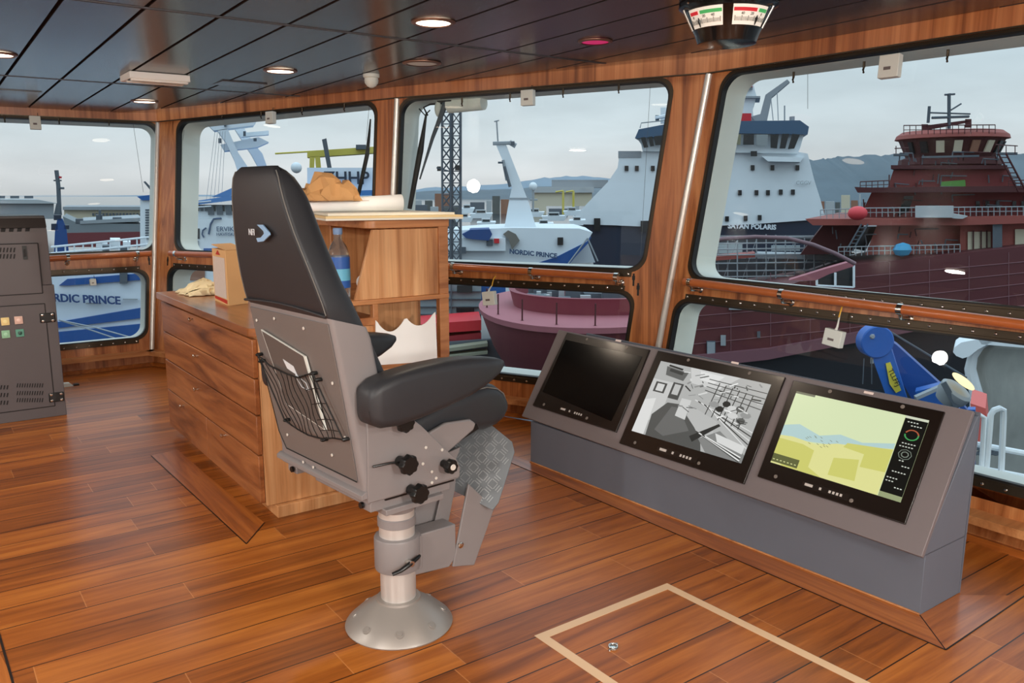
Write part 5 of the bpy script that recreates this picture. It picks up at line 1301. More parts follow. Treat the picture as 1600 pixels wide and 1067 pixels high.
obj('hose', M().tube([f.px(668, 180, -.12), f.px(662, 168, -.14), f.px(672, 163, -.15), f.px(690, 162, -.15)], .007, 6), m_black, wc); obj('hose', M().tube([f.px(655, 170, -.12), f.px(664, 180, -.12), f.px(672, 172, -.13)], .005, 6), m_black, wc)
# thin stays outside
for k, (i, a_, b_) in enumerate(((0, (207, 186), (224, 300)), (1, (289, 190), (280, 270)), (1, (577, 165), (572, 220)), (2, (1016, 136), (1001, 400)), (3, (1262, 116), (1262, 170)))):
    f = FC[i]; o = obj('wire', M().tube([f.px(*a_, -.05), f.px(*b_, -.05)], .0016, 4), m_gryd); props(o, ('thin wire hanging in the leftmost window', 'thin wire at the left edge of the second window from the left', 'thin wire beside the left-hand wiper blade', 'long thin wire in the window showing the white ship bow', 'short thin wire at the head of the right-hand window')[k], 'wire')

# ---- lattice tower
lt = thing('lattice_tower', 'tall grey lattice steel tower outside the middle window', 'tower', at(706, 400, 34))
D = 34; m = M(); us = (690, 703, 707, 720)
def lat(u0, u1, D_, r0):
    top, bot = 120, 470
    for u in (u0, u1): xln(m, [(u + (2 if u == us[0] else 0), bot), (u, top)], D_, r0)
    n = 19
    for k in range(n):
        va, vb = bot - (bot - top) * k / n, bot - (bot - top) * (k + 1) / n
        xln(m, [(u0, va), (u1, vb)], D_, r0 * .5); xln(m, [(u1, va), (u0, vb)], D_, r0 * .5); xln(m, [(u0, va), (u1, va)], D_, r0 * .5)
lat(690, 704, D, .045); lat(706, 720, D + .1, .045); lat(691, 705, D + 1, .04); lat(707, 719, D + 1, .04)
obj('lattice', m, m_gryd, lt); X('flood_lamp', lt, m_sw, ('b', 683, 689, 260, 267, D, .3), ('b', 711, 718, 258, 266, D - .1, .3)); X('lamp_bracket', lt, m_gryd, ('l', [(682, 262), (704, 268)], D, .03))

# ---- white trawler seen end-on : tripod mast, bow and name
nb = thing('white_bow_trawler', 'white trawler bow with its name and a tall leaning mast, behind the lattice tower', 'ship', at(800, 410, 62))
D = 62
X('hull', nb, m_hw, ('p', [(690, 362), (745, 358), (800, 356), (905, 357), (926, 363), (918, 376), (900, 392), (880, 410), (880, 470), (690, 470)], D, 9))
X('hull_blue', nb, m_tb, ('p', [(916, 378), (924, 370), (919, 380), (900, 400), (880, 425), (870, 470), (800, 470), (810, 420), (868, 402)], D - .1, 8))
X('foredeck_house', nb, mat('deck grey', (120, 116, 108), .7), ('p', [(795, 374), (786, 366), (794, 360), (806, 366), (812, 376), (800, 390)], D - .4, 3))
X('working_deck', nb, m_hw, ('b', 690, 790, 372, 392, D - .6, 3)); X('deck_machinery', nb, m_gryd, ('b', 760, 770, 374, 384, D - .8, 1), ('b', 716, 728, 386, 396, D - .8, 1)); X('red_locker', nb, m_redb, ('b', 772, 780, 373, 380, D - .9, 1))
X('net_cover', nb, mat('net cover blue', (44, 76, 130), .6), ('p', [(722, 366), (735, 359), (765, 358), (769, 366), (764, 376), (740, 374), (728, 372)], D - 1, 3))
X('fairlead', nb, m_sw, ('b', 871, 880, 371, 383, D - .3, .2)); xt('NORDIC PRINCE', 7, 833, 396, D, m_ltr, nb, 'name', dv=.10, off=.35, ofs=.02)
X('mast', nb, m_hw, ('p', [(788, 356), (796, 310), (800, 292), (786, 252), (775, 226), (790, 224), (812, 280), (826, 316), (838, 356)], D + 2, 2.5)); X('mast_seam', nb, m_gry, ('b', 796, 826, 309, 312, D + 1.95, .1))
X('crosstree', nb, m_gry, ('l', [(770, 224), (804, 223)], D + 2, .15), ('l', [(796, 222), (806, 228)], D + 2, .2)); X('mast_lamp', nb, m_gryd, ('b', 798, 804, 221, 227, D + 1.8, .4)); X('aerial', nb, m_gry, ('l', [(778, 222), (776, 190)], D + 2, .06), ('l', [(772, 190), (780, 188)], D + 2, .05), ('l', [(786, 250), (792, 282)], D + 1.9, .12)); X('ladder', nb, m_gryd, ('l', [(788, 260), (797, 292)], D + 1.5, .12), ('l', [(778, 254), (786, 254)], D + 1.5, .08))
X('mooring_line', nb, m_gry, ('l', [(918, 372), (888, 412)], D - 1, .06), ('l', [(918, 372), (934, 408)], D - 1, .06)); X('bow_float', nb, m_hw, ('p', [(893, 402), (918, 378), (930, 410), (888, 412)], D + 6, .5))
# small boats in the marina
for k, (u, v, w_) in enumerate(((725, 340, 30), (752, 334, 36), (836, 332, 30), (866, 338, 40), (894, 330, 28), (902, 345, 26), (760, 348, 30), (850, 350, 30), (730, 326, 24))):
    t = thing('moored_boat', 'small white boat in the crowded marina below the hills', 'boat', at(u, v + 8, (82 if k == 5 else 150 - k * 9)), 'moored boats in the marina'); D_ = (82 if k == 5 else 150 - k * 9)
    X('hull', t, m_hw, ('p', [(u - w_ / 2, v), (u + w_ / 2, v - 1), (u + w_ / 2 - 4, v + 7), (u - w_ / 2 + 3, v + 7)], D_, 5)); X('cabin', t, m_b1, ('b', u - w_ / 4, u + w_ / 5, v - 6, v, D_ + .5, 3)); X('cabin_window', t, m_sw, ('b', u - w_ / 5, u + w_ / 6, v - 4.5, v - 2, D_ + .4, .1))
m = M(); c = at(833, 291, 90); m.ball(c, .45, 12); t = thing('small_radar', 'small white domed mast among the marina boats', 'mast', at(833, 330, 90)); obj('dome', m, m_hw, t); X('post', t, m_gry, ('l', [(833, 330), (833, 294)], 90, .12), ('l', [(828, 312), (840, 312)], 90, .1))

# ---- large white ship
sp_ = thing('white_research_ship', 'big white ship with a navy hull, blue bridge roof and its name below the windows', 'ship', at(1100, 420, 92))
D = 92; SD = 24
X('superstructure', sp_, m_hw, ('p', [(893, 350), (900, 336), (925, 310), (950, 284), (965, 262), (968, 240), (1010, 236), (1240, 236), (1262, 240), (1272, 280), (1282, 312), (1290, 342), (1180, 350), (1050, 356), (960, 352)], D, SD))
X('hull', sp_, m_navy, ('p', [(893, 349), (960, 351), (1050, 355), (1180, 349), (1290, 341), (1300, 400), (1300, 520), (950, 520), (938, 470), (925, 400), (905, 372)], D + .3, SD))
X('bulwark', sp_, m_bld, ('b', 966, 1002, 236, 246, D - .1, SD * .8))
X('bridge', sp_, m_hw, ('p', [(1004, 236), (1002, 226), (994, 214), (1258, 204), (1250, 232), (1246, 240)], D - .6, 15))
X('bridge_roof', sp_, m_roofb, ('p', [(992, 216), (998, 202), (1060, 190), (1250, 188), (1264, 198), (1262, 210), (1140, 208), (1060, 212)], D - 1.2, 17))
def winrow(par, L_, D_, mt=m_sw, name='bridge_window'):
    for pts in L_: X(name, par, mt, ('p', pts, D_, .12))
winrow(sp_, [[(1001, 215), (1008, 214), (1013, 230), (1006, 231)], [(1013, 214), (1019, 213), (1022, 228), (1016, 229)], [(1022, 213), (1040, 211), (1042, 226), (1024, 227)]], D - 1.4)
winrow(sp_, [[(1128, 211), (1133, 211), (1133, 226), (1127, 226)], [(1138, 211), (1158, 210), (1157, 226), (1137, 226)]], D - 1.4, mat('ship window amber', (128, 124, 98), .3))
winrow(sp_, [[(1162, 210), (1178, 210), (1178, 226), (1161, 226)], [(1204, 210), (1217, 210), (1214, 232), (1204, 231)], [(1222, 209), (1233, 209), (1227, 232), (1218, 232)], [(1238, 209), (1250, 210), (1241, 232), (1231, 233)]], D - 1.4)
winrow(sp_, [[(1182, 210), (1200, 210), (1199, 228), (1182, 227)]], D - 1.4, mat('ship window pale', (140, 146, 148), .3))
X('bridge_wing', sp_, m_hw, ('p', [(1190, 244), (1256, 246), (1250, 253), (1200, 252)], D - 1.6, 3)); X('vent_box', sp_, m_sw, ('b', 1173, 1183, 236, 244, D - 1, .4))
for (u, v) in ((979, 263), (995, 263), (1020, 263), (1176, 262), (1207, 262), (1246, 262), (1156, 301), (1182, 301), (1200, 301), (1220, 300), (1239, 300), (1136, 342), (1165, 341), (1187, 340)):
    X('porthole', sp_, m_sw, ('b', u - 3, u + 3, v - 4, v + 4, D - .2, .15))
X('hawse_opening', sp_, m_sw, ('b', 928, 938, 341, 361, D - .3, .2), ('b', 1001, 1014, 345, 362, D - .3, .2))
xt('SAYAN POLARIS', 7.3, 1173, 354, D, mat('name white', (220, 226, 232), .5), sp_, 'name', dv=.03, off=.5, ofs=.03); xt('CGGV', 6, 1254, 286, D, mat('faint grey letters', (170, 176, 180), .5), sp_, 'faint_lettering', off=.3)
X('funnel_mast', sp_, m_hw, ('p', [(1146, 192), (1150, 168), (1144, 150), (1150, 128), (1176, 128), (1182, 150), (1176, 170), (1178, 192)], D + 4, 4)); X('mast_platform', sp_, m_gry, ('b', 1140, 1188, 150, 153, D + 3.5, 5), ('b', 1144, 1176, 136, 139, D + 3.5, 5)); X('red_fitting', sp_, m_redb, ('p', [(1155, 134), (1162, 128), (1174, 130), (1176, 136), (1166, 133)], D + 3.3, .5), ('b', 1144, 1174, 177, 190, D + 2, .4))
X('boom', sp_, m_bld, ('p', [(1174, 182), (1188, 178), (1196, 148), (1230, 124), (1234, 128), (1206, 152), (1198, 190), (1180, 190)], D + 3, 1.2)); X('aerial', sp_, m_gry, ('l', [(1226, 190), (1226, 165)], D, .08), ('l', [(1238, 190), (1238, 182)], D, .3), ('l', [(1204, 150), (1208, 188)], D + 2, .05), ('l', [(1214, 142), (1216, 188)], D + 2, .05))
X('rail', sp_, m_gry, ('l', [(1000, 200), (1002, 192), (1060, 186)], D - 1, .06)); X('fore_mast', sp_, m_hw, ('b', 1032, 1044, 168, 192, D + 4, 1), ('l', [(1024, 184), (1048, 180)], D + 3, .2)); X('navigation_gear', sp_, m_gryd, ('b', 1024, 1030, 180, 188, D + 3, .6))
# ---- unfinished red ship
rs = thing('unfinished_red_ship', 'unfinished ship painted in red primer with tiered decks, filling the right-hand window', 'ship', at(1450, 500, 46))
D = 46; S_ = 14
ctr = at(1484, 240, D + 5)
k = (D + 5) / 1312
def zv(v, DD=D + 5): return at(1484, v, DD)[2]
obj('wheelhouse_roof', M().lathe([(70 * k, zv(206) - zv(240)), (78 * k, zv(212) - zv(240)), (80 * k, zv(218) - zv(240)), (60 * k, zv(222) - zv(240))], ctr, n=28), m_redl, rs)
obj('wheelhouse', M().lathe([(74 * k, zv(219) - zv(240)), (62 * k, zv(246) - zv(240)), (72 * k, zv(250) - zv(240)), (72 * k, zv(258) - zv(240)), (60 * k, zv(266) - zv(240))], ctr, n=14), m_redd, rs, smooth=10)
for j in range(9):
    a_ = math.pi * (1.02 + .96 * (j + .5) / 9); base = RT * math.cos(a_) + FH * math.sin(a_); sd_ = np.cross(ZU, base); c = ctr + base * 69.5 * k + ZU * (zv(232) - zv(240))
    obj('wheelhouse_window', M().obox(c, sd_ * (5.5 if j not in (0, 8) else 4) * k, ZU * .33 + base * .13, base * .06), (m_b4 if j in (2, 3, 4, 5) else m_sw) if j != 4 else m_b3, rs)
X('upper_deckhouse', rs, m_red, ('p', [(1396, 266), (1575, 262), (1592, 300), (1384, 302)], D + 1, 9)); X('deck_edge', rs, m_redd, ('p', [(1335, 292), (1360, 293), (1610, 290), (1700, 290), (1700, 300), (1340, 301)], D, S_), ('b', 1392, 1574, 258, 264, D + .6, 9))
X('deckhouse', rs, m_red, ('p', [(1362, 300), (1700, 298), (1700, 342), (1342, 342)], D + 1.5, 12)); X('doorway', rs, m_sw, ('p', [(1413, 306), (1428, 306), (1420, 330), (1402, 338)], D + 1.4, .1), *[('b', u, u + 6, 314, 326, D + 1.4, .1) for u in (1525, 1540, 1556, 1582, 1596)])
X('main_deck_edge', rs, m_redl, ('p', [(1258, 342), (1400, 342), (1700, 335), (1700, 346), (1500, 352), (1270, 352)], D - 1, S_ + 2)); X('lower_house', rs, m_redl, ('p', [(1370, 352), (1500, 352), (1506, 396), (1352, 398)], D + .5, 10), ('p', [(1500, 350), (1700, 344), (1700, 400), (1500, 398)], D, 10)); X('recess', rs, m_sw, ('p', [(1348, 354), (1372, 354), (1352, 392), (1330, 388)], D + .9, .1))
X('lit_opening', rs, m_b4, ('b', 1512, 1548, 362, 390, D - .1, .1), ('b', 1586, 1620, 358, 386, D - .1, .1)); X('opening_bars', rs, m_redd, *[('b', u, u + 2, 360, 391, D - .2, .1) for u in (1520, 1532, 1541)]); X('grey_tank', rs, m_gryd, ('b', 1551, 1566, 350, 395, D - .8, .6)); X('front_slope', rs, m_redd, ('p', [(1286, 352), (1350, 352), (1330, 396), (1250, 398)], D + 1.2, 6))
m_hr = mat('hull red primer', (88, 38, 42), .6, noise=.15, nscale=.5)
X('hull', rs, m_hr, ('p', [(1040, 474), (1230, 446), (1330, 414), (1600, 385), (1760, 375), (1760, 470), (1500, 498), (1300, 530), (1040, 566)], D - 2, 10)); X('fender_line', rs, mat('pinkish fender strake', (120, 78, 86), .7), ('p', [(1040, 560), (1200, 545), (1500, 490), (1760, 462), (1760, 474), (1500, 504), (1200, 562), (1040, 580)], D - 2.4, .5))
X('boot_hull', rs, mat('dark lower hull paint', (28, 28, 34), .6), ('p', [(1040, 570), (1300, 535), (1760, 470), (1760, 640), (1040, 700)], D - 1.8, 9))  # dark colour on the hull below the fender line
sm = []
for k_ in range(5): sm.append(('l', [(1060, 452 + 22 * k_), (1300, 436 + 20 * k_), (1700, 400 + 16 * k_)], D - 2.02, .022))
for u in range(1080, 1700, 62): sm.append(('l', [(u, 560 - (u - 1040) * .12), (u, 440 - (u - 1040) * .085)], D - 2.02, .018))
X('weld_seam', rs, mat('weld seam pink', (132, 92, 98), .7), *sm); X('hull_opening', rs, m_gryd, ('b', 1062, 1080, 528, 560, D - 2.1, .1), ('b', 1104, 1118, 533, 556, D - 2.1, .1), ('b', 1183, 1188, 518, 528, D - 2.1, .1)); X('hull_patch', rs, m_gry, ('b', 1105, 1117, 535, 555, D - 2.2, .1), ('b', 1139, 1162, 478, 484, D - 2.2, .1), ('b', 1126, 1134, 524, 540, D - 2.2, .1))
def railing(par, L_, D_, hpx, mt, step=9):
    sh = [('l', L_, D_, .03), ('l', [(u, v + hpx * .5) for u, v in L_], D_, .02)]
    for (u0, v0), (u1, v1) in zip(L_[:-1], L_[1:]):
        n = max(1, int(abs(u1 - u0) / step))
        for q in range(n + 1): u = u0 + (u1 - u0) * q / n; v = v0 + (v1 - v0) * q / n; sh.append(('l', [(u, v), (u, v + hpx)], D_, .022))
    X('railing', par, mt, *sh)
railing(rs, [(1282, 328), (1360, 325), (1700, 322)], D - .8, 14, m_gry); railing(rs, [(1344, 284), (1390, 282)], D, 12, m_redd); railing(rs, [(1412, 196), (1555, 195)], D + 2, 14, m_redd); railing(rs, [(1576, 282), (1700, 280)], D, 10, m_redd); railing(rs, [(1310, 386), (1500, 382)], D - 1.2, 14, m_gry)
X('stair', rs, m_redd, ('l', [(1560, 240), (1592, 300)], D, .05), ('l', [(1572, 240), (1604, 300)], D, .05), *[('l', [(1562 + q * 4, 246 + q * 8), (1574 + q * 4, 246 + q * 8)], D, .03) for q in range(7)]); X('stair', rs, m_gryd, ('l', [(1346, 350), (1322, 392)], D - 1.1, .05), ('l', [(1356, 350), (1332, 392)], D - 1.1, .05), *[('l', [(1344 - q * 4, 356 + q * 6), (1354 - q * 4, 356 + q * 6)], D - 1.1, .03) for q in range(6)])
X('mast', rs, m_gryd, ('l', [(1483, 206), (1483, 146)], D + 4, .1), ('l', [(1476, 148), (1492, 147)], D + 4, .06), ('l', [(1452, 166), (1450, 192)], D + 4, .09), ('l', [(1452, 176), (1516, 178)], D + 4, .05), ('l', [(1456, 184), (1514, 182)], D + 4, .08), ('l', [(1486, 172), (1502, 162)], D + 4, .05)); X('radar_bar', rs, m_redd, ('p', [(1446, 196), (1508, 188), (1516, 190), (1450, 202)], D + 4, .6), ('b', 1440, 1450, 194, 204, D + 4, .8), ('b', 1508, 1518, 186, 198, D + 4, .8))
xt('COSMOS', 7, 1489, 286, D + 1, mat('green banner', (86, 140, 60), .6), rs, 'green_banner', off=.2, ofs=.1) if False else X('green_banner', rs, mat('green banner', (86, 140, 60), .6), ('p', [(1470, 284), (1508, 281), (1509, 291), (1470, 293)], D + .9, .1))
o = X('stacked_panels', None, m_b1, ('b', 1430, 1490, 322, 340, D - 1.6, 1.2), ('p', [(1490, 334), (1512, 338), (1504, 342), (1488, 341)], D - 1.6, 1)); props(o, 'stack of pale panels wrapped on the red ship deck', 'panels')
o = obj('buoy', M().ball(at(1340, 333, D - 1.8), .5, 16, (1, 1, .75)), mat('coral red buoy', (214, 66, 74), .5)); props(o, 'coral red round buoy on the rail of the red ship', 'buoy')
o = obj('tarpaulin', M().ball(at(1410, 390, D - 1.8), .55, 9, (1.1, .8, .7)), mat('cyan tarpaulin', (64, 150, 190), .6)); props(o, 'light blue tarpaulin bundle on the lower deck of the red ship', 'tarpaulin')
rk = random.Random(21); sh = []
for q in range(70):
    tier = rk.choice(((1400, 1560, 236, 262), (1385, 1590, 262, 300), (1345, 1700, 300, 340), (1300, 1500, 352, 396)))
    u = rk.uniform(tier[0], tier[1]); v = rk.uniform(tier[2], tier[3] - 8); sh.append(('l', [(u, v), (u + rk.uniform(-3, 3), v + rk.uniform(5, 16))], D - .3 + (1.2 if tier[2] < 345 else .4), .035))
    if q % 3 == 0: sh.append(('l', [(u, v), (u + rk.uniform(14, 40), v + rk.uniform(-1, 2))], D - .2 + (1 if tier[2] < 345 else .4), .035))
X('outfitting_pipes', rs, m_gryd, *sh[:60]); X('outfitting_pipes', rs, m_redd, *sh[60:])
X('staging_plank', rs, m_gryd, ('p', [(1396, 240), (1420, 240), (1420, 243), (1396, 243)], D + .5, .8), ('p', [(1440, 244), (1530, 242), (1530, 245), (1440, 247)], D + .5, .6), ('p', [(1556, 238), (1590, 238), (1590, 241), (1556, 241)], D + .5, .8))
X('upper_railing', rs, m_redd, ('l', [(1398, 232), (1420, 231)], D + .5, .03), ('l', [(1556, 226), (1590, 228)], D + .5, .03), *[('l', [(u, 228), (u, 240)], D + .5, .025) for u in (1400, 1412, 1560, 1572, 1586)])
# scaffolding and arched pipe in front of the white ship
sf = thing('scaffolding', 'grey scaffolding and walkways between the white ship and the red ship', 'scaffolding', at(1200, 430, 52))
sh = []
for u in range(1092, 1330, 15): sh.append(('l', [(u, 366 + (u % 7)), (u, 440)], 50 + (u % 4) * .4, .045))
for v in (372, 381, 390, 399, 412, 424, 433): sh.append(('l', [(1086, v), (1335, v - 3)], 50, .045))
for u in range(1100, 1320, 30): sh.append(('l', [(u, 436), (u + 22, 374)], 53, .02))
X('scaffold_poles', sf, m_gry, *sh); X('walkway', sf, m_redl, ('p', [(1086, 404), (1180, 396), (1180, 402), (1086, 410)], 50, 2)); X('walkway', sf, m_gry, ('p', [(1180, 396), (1330, 400), (1330, 408), (1180, 402)], 50.5, 2)); X('sheeting', sf, mat('pale sheeting', (176, 188, 190), .7), ('b', 1120, 1160, 380, 396, 54, .3), ('b', 1205, 1250, 384, 392, 54, .3)); X('backing_deck', sf, mat('dim deck', (70, 70, 74), .8, noise=.3, nscale=1), ('b', 1082, 1340, 404, 470, 56, 6), ('b', 1100, 1300, 372, 380, 58, 4))
o = X('arched_pipe', None, mat('dusty pink pipe', (126, 98, 104), .5), ('l', [(1070, 392), (1090, 382), (1130, 373), (1180, 370), (1230, 372), (1270, 382), (1305, 396), (1336, 412)], 36, .09, 10)); props(o, 'long dusty pink arched pipe before the scaffolding', 'pipe')
gw = thing('gangway_cabin', 'pale pink sloped gangway ending in a small glazed cabin', 'gangway', at(1300, 440, 40))
X('roof', gw, m_pink, ('p', [(1232, 438), (1290, 420), (1325, 410), (1334, 412), (1334, 416), (1296, 428), (1275, 438)], 37, 1)); X('glazing', gw, m_sw, ('p', [(1278, 444), (1278, 434), (1334, 415), (1334, 448)], 40.2, .6)); X('frame', gw, m_hw, ('l', [(1276, 434), (1276, 446)], 40, .06), ('l', [(1305, 426), (1305, 448)], 40, .06), ('l', [(1334, 414), (1334, 449)], 40, .06), ('l', [(1276, 446), (1334, 449)], 40, .05))
# ---- red primed hull below middle window (rounded stern platform)
rb = thing('red_primed_hull', 'rounded red primed hull with pink deck below the handrail of the middle window', 'ship', at(900, 590, 21))
D = 26.0; c = at(905, 470, D); kk = D / 1312
def ell(cu, dv, ru, rv, z, a0=0, a1=2 * PI, n=44): 
    cc = at(cu, 470, D); return [cc + RT * (ru * math.cos(t)) + FH * (rv * math.sin(t)) + ZU * (z - cc[2]) for t in np.linspace(a0, a1, n + 1)[:-1]]
zr = at(905, 512, 21.5)[2]
secs = [ell(905 - 60, 0, 1.0, 2.0, WZ), ell(900, 0, 2.0, 3.4, zr - 3.3), ell(905, 0, 2.9, 4.5, zr - 1.0), ell(912, 0, 3.25, 5.0, zr)]
cx = lambda u: at(u, 470, D)
def sec2(u, ru, rv, z): cc = cx(u); return [cc * np.array([1, 1, 0]) + RT * (ru * abs(math.cos(t)) ** .85 * (1 if math.cos(t) > 0 else -1)) + FH * (rv * math.sin(t)) + ZU * z for t in np.linspace(0, 2 * PI, 49)[:-1]]
U0 = 900
secs = [sec2(960, 1.4, 1.6, WZ), sec2(930, 2.0, 2.6, zr - 3.4), sec2(908, 2.8, 4.0, zr - 1.2), sec2(U0, 3.02, 4.6, zr - .12), sec2(U0, 3.0, 4.6, zr)]
obj('hull', M().loft(secs), mat('red primed plating', (98, 42, 50), .6, noise=.12, nscale=.5), rb)
obj('rim', M().loft([sec2(U0, 3.05, 4.66, zr - .14), sec2(U0, 3.08, 4.68, zr + .02), sec2(U0, 3.0, 4.6, zr + .03)], True), m_pink, rb)
zi = zr + .42
obj('inner_bulwark', M().loft([sec2(928, 2.55, 2.5, zr + .02), sec2(928, 2.65, 2.6, zi), sec2(928, 2.7, 2.65, zi + .1), sec2(928, 2.5, 2.45, zi + .1), sec2(928, 2.45, 2.4, zr + .1)], True), mat('red primed bulwark', (132, 62, 72), .65), rb)
g = M(); rnd = random.Random(2)
for q in range(34):
    cc = cx(928) * np.array([1, 1, 0]) + RT * rnd.uniform(-1.9, 1.9) + FH * rnd.uniform(-1.2, 2.0) + ZU * (zr + .1); sx = rnd.uniform(.1, .35); g.obox(cc + ZU * .15, RT * sx, FH * .2, ZU * rnd.uniform(.1, .4))
obj('deck_fittings', g, m_gryd, rb); g = M()
for q in range(20):
    cc = cx(928) * np.array([1, 1, 0]) + RT * rnd.uniform(-1.9, 1.9) + FH * rnd.uniform(-1.2, 2.0) + ZU * (zr + .3); g.obox(cc, RT * rnd.uniform(.05, .2), FH * .1, ZU * rnd.uniform(.05, .3))
obj('deck_fittings', g, m_b1, rb)
for t in np.linspace(PI * 1.06, PI * 1.75, 7):
    p = cx(900) * np.array([1, 1, 0]) + RT * 2.85 * math.cos(t) + FH * 4.35 * math.sin(t) + ZU * zr
    g = M(); g.tube([p, p + ZU * .62], .022, 6); g.lathe([(.07, 0), (.05, .03)], p, n=10); obj('stanchion', g, m_redd, rb)
# red and grey quay items left of the hull
ql = thing('quay_container', 'grey panelled quay building with dark openings at the left of the red hull', 'building', at(725, 500, 30))
X('wall', ql, mat('panel grey', (136, 146, 150), .7), ('b', 640, 752, 438, 506, 30, 2)); X('panel_joint', ql, m_gryd, *[('b', 640, 752, v, v + .8, 29.9, .1) for v in (455, 467, 479, 491)], ('b', 704, 706, 438, 506, 29.9, .1)); X('dark_opening', ql, m_sw, ('b', 714, 738, 446, 457, 29.8, .1), ('b', 713, 741, 480, 488, 29.8, .1))
X('blue_panel', ql, m_blue, ('b', 752, 790, 446, 474, 31, .5))
qr = thing('red_trailer', 'red flat quay trailer under the grey building', 'trailer', at(725, 535, 27)); X('bed', qr, m_redb, ('p', [(640, 508), (752, 500), (752, 516), (640, 524)], 27, 2)); X('chassis', qr, mat('dull red chassis', (150, 34, 44), .6), ('p', [(640, 532), (752, 520), (752, 530), (640, 542)], 27, 3)); X('underside', qr, m_sw, ('b', 640, 750, 518, 528, 28, 2))
qd = thing('quay', 'dark quay edge with pale kerb beams', 'quay', at(730, 570, 24)); X('quay_wall', qd, m_gryd, ('p', [(600, 542), (770, 530), (800, 600), (600, 640)], 26.7, .2)); X('kerb_beam', qd, mat('weathered beam', (146, 146, 126), .8), ('p', [(640, 552), (762, 536), (762, 541), (640, 558)], 26.2, .5), ('p', [(640, 562), (762, 549), (762, 553), (640, 567)], 26.1, .5))
# ---- our own deck outside right-hand lower window
bc = thing('blue_deck_crane', 'blue deck crane jib with a round head and yellow plate', 'crane', at(1380, 640, 8.5))
m_cb = mat('crane blue', (36, 96, 178), .4, noise=.05); D = 8.5
hc_ = at(1370, 534, D); X('jib', bc, m_cb, ('p', [(1356, 540), (1388, 530), (1422, 640), (1396, 650)], D, .16)); X('outer_jib', bc, mat('crane blue dark', (30, 74, 146), .4), ('p', [(1390, 532), (1400, 538), (1500, 628), (1520, 650), (1440, 650), (1388, 560)], D + .3, .14))
obj('jib_head', M().lathe([(.16, 0), (.172, .01), (.172, .15), (.16, .16)], hc_ + FH * -.03, FH, 36), m_cb, bc); obj('head_pin', M().lathe([(.03, 0), (.02, .02), (0, .02)], at(1361, 525, D) - FH * .03, -FH, 6), m_gry, bc)
pl_ = X('name_plate', bc, mat('yellow plate', (214, 198, 70), .5), ('p', [(1384, 568), (1391, 566), (1408, 610), (1400, 614), (1390, 600)], D - .02, .02))
r = at(1404, 604, D) - at(1388, 572, D); r /= np.linalg.norm(r); u_ = np.cross(-FH, r) * -1
u_ = np.cross(FH, r); u_ = u_ if np.dot(u_, RT) > 0 else -u_
obj('name_plate_letters', text_mesh('TLLFFJ', .075, at(1395, 589, D) - FH * .03, r, u_, .001), m_black, bc)
X('hoist_wire', bc, m_gryd, ('l', [(1360, 535), (1345, 545)], D, .006), ('l', [(1350, 560), (1348, 600)], D, .006), ('l', [(1362, 560), (1362, 600)], D, .006), ('l', [(1385, 515), (1510, 590)], D + .1, .012)); X('hook_block', bc, m_gry, ('b', 1360, 1365, 556, 568, D, .05))
X('cylinder', bc, m_cb, ('p', [(1430, 612), (1470, 602), (1500, 640), (1450, 650)], D - .2, .2)); X('grey_lever', bc, m_gry, ('l', [(1430, 622), (1480, 600), (1490, 612)], D - .3, .03))
sl = thing('search_light', 'grey round search light with a glowing warm lens behind the console corner', 'lamp', at(1500, 630, 6.5))
c = at(1492, 612, 6.5); ax_ = ZU * .7 + RT * .35 - FH * .35; ax_ /= np.linalg.norm(ax_)
obj('housing', M().lathe([(.02, -.13), (.09, -.11), (.125, -.04), (.13, .02), (.105, .04)], c, ax_, 24), m_gry, sl); obj('lens', M().lathe([(.10, .038), (.0, .05)], at(1500, 601, 6.45), ax_, 24), mat('warm lens', (255, 220, 150), .3, emit=(255, 214, 140), es=.8), sl)
X('yoke', sl, m_gryd, ('p', [(1470, 600), (1478, 596), (1500, 634), (1492, 640)], 6.4, .02))
hs = thing('white_cowl', 'large white curved cowl with a grey streaked inside, outside the right-hand lower window', 'cowl', at(1570, 660, 12))
D = 12.0
def cowl_sec(k):
    # curved sheet: near edge on the left bends away to the right
    pass
edge = [(1548, 531), (1532, 540), (1520, 556), (1516, 576), (1520, 596), (1526, 616), (1524, 640), (1514, 668), (1508, 700), (1506, 740), (1506, 790)]
g = M(); R = []
for u, v in edge:
    R.append([g.v(at(u, v, D)), g.v(at(u + 22, v + 2, D + .9)), g.v(at(u + 60, v + 4, D + 1.5)), g.v(at(u + 130, v + 6, D + 1.8)), g.v(at(u + 260, v + 8, D + 1.6))])
for a_, b_ in zip(R[:-1], R[1:]):
    for q in range(4): g.face([a_[q], a_[q + 1], b_[q + 1], b_[q]])
obj('inner_wall', g, mat('streaked grey lining', (150, 150, 144), .75, noise=.3, nscale=2.5), hs, sol=.05)
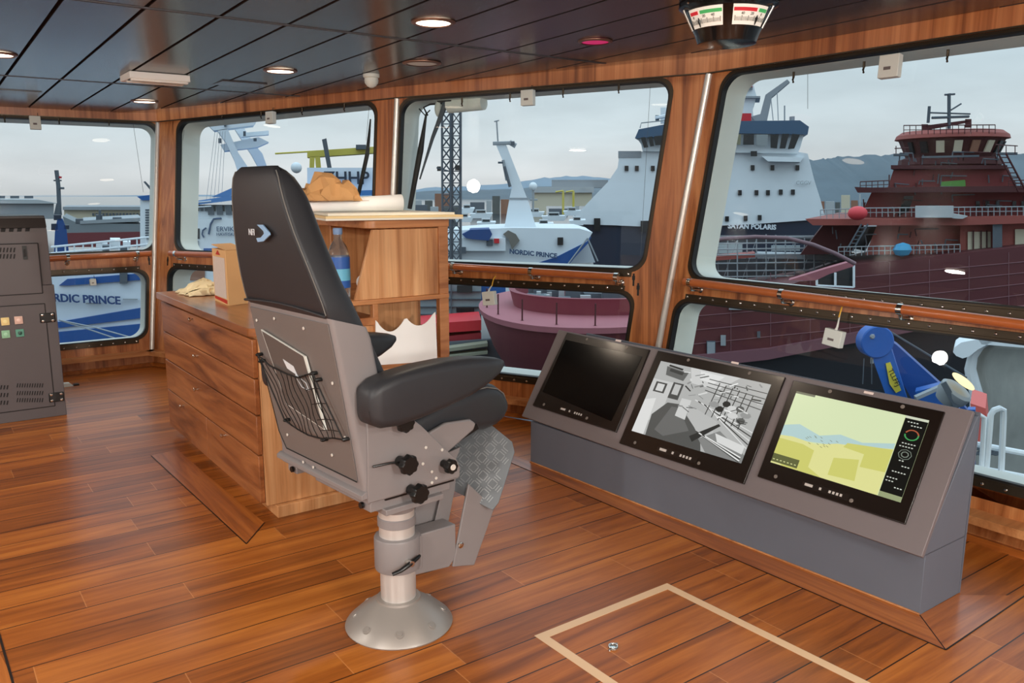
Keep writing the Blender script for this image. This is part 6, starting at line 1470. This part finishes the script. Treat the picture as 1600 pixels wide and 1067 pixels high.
obj('rim', M().tube([at(u, v, D - .02) for u, v in edge], [.05, .06, .07, .08, .09, .09, .08, .07, .06, .06, .06], 10), m_hw, hs)
X('hood', hs, m_hw, ('p', [(1489, 550), (1491, 543), (1502, 535), (1528, 530), (1562, 531), (1545, 537), (1528, 546), (1514, 557), (1504, 560), (1494, 556)], D - .4, .7), ('p', [(1528, 530), (1760, 546), (1760, 556), (1534, 538)], D - .4, .7))
dr = thing('deck_railing', 'white tubular deck railing outside the right-hand lower window', 'railing', at(1560, 750, 5.6))
D = 5.6
m = M(); r0_ = .022
xln(m, [(1540, 745), (1548, 648), (1553, 641), (1562, 638), (1568, 641), (1568, 652), (1564, 745)], D, r0_, 8); xln(m, [(1520, 652), (1530, 648), (1538, 652), (1533, 740)], D, r0_ * .8, 8)
xln(m, [(1520, 693), (1600, 708), (1760, 735)], D + .1, r0_, 8); xln(m, [(1516, 728), (1600, 744), (1760, 775)], D + .1, r0_ * .8, 8)
obj('tubes', m, m_hw, dr); X('coaming', dr, m_hw, ('p', [(1490, 733), (1600, 752), (1760, 785), (1760, 815), (1490, 755)], D - .1, .1))
X('blue_post', dr, m_cb, ('p', [(1512, 640), (1524, 640), (1524, 735), (1512, 735)], D + .5, .1)); 
o = X('liferaft_drum', None, mat('salmon cover', (214, 100, 92), .6), ('p', [(1516, 630), (1540, 638), (1545, 690), (1520, 690)], D + 1.2, .6)); props(o, 'salmon red covered drum behind the deck railing', 'drum')
o = obj('mooring_rope', M().tube([at(1530 + 22 * math.cos(t) + t, 704 + 6 * math.sin(t * 1.3), D + .5) for t in np.linspace(0, 18, 70)], .012, 5), m_b2); props(o, 'loose coil of rope and chain behind the white deck railing', 'rope')
# ================================================================ view
SC.view_settings.view_transform = 'Standard'; SC.view_settings.look = 'None'; SC.view_settings.gamma = 1; SC.view_settings.exposure = 0
SC.view_settings.use_curve_mapping = False
SC.cycles.max_bounces = 6; SC.cycles.transparent_max_bounces = 12
try: SC.cycles.use_denoising = True
except Exception: pass
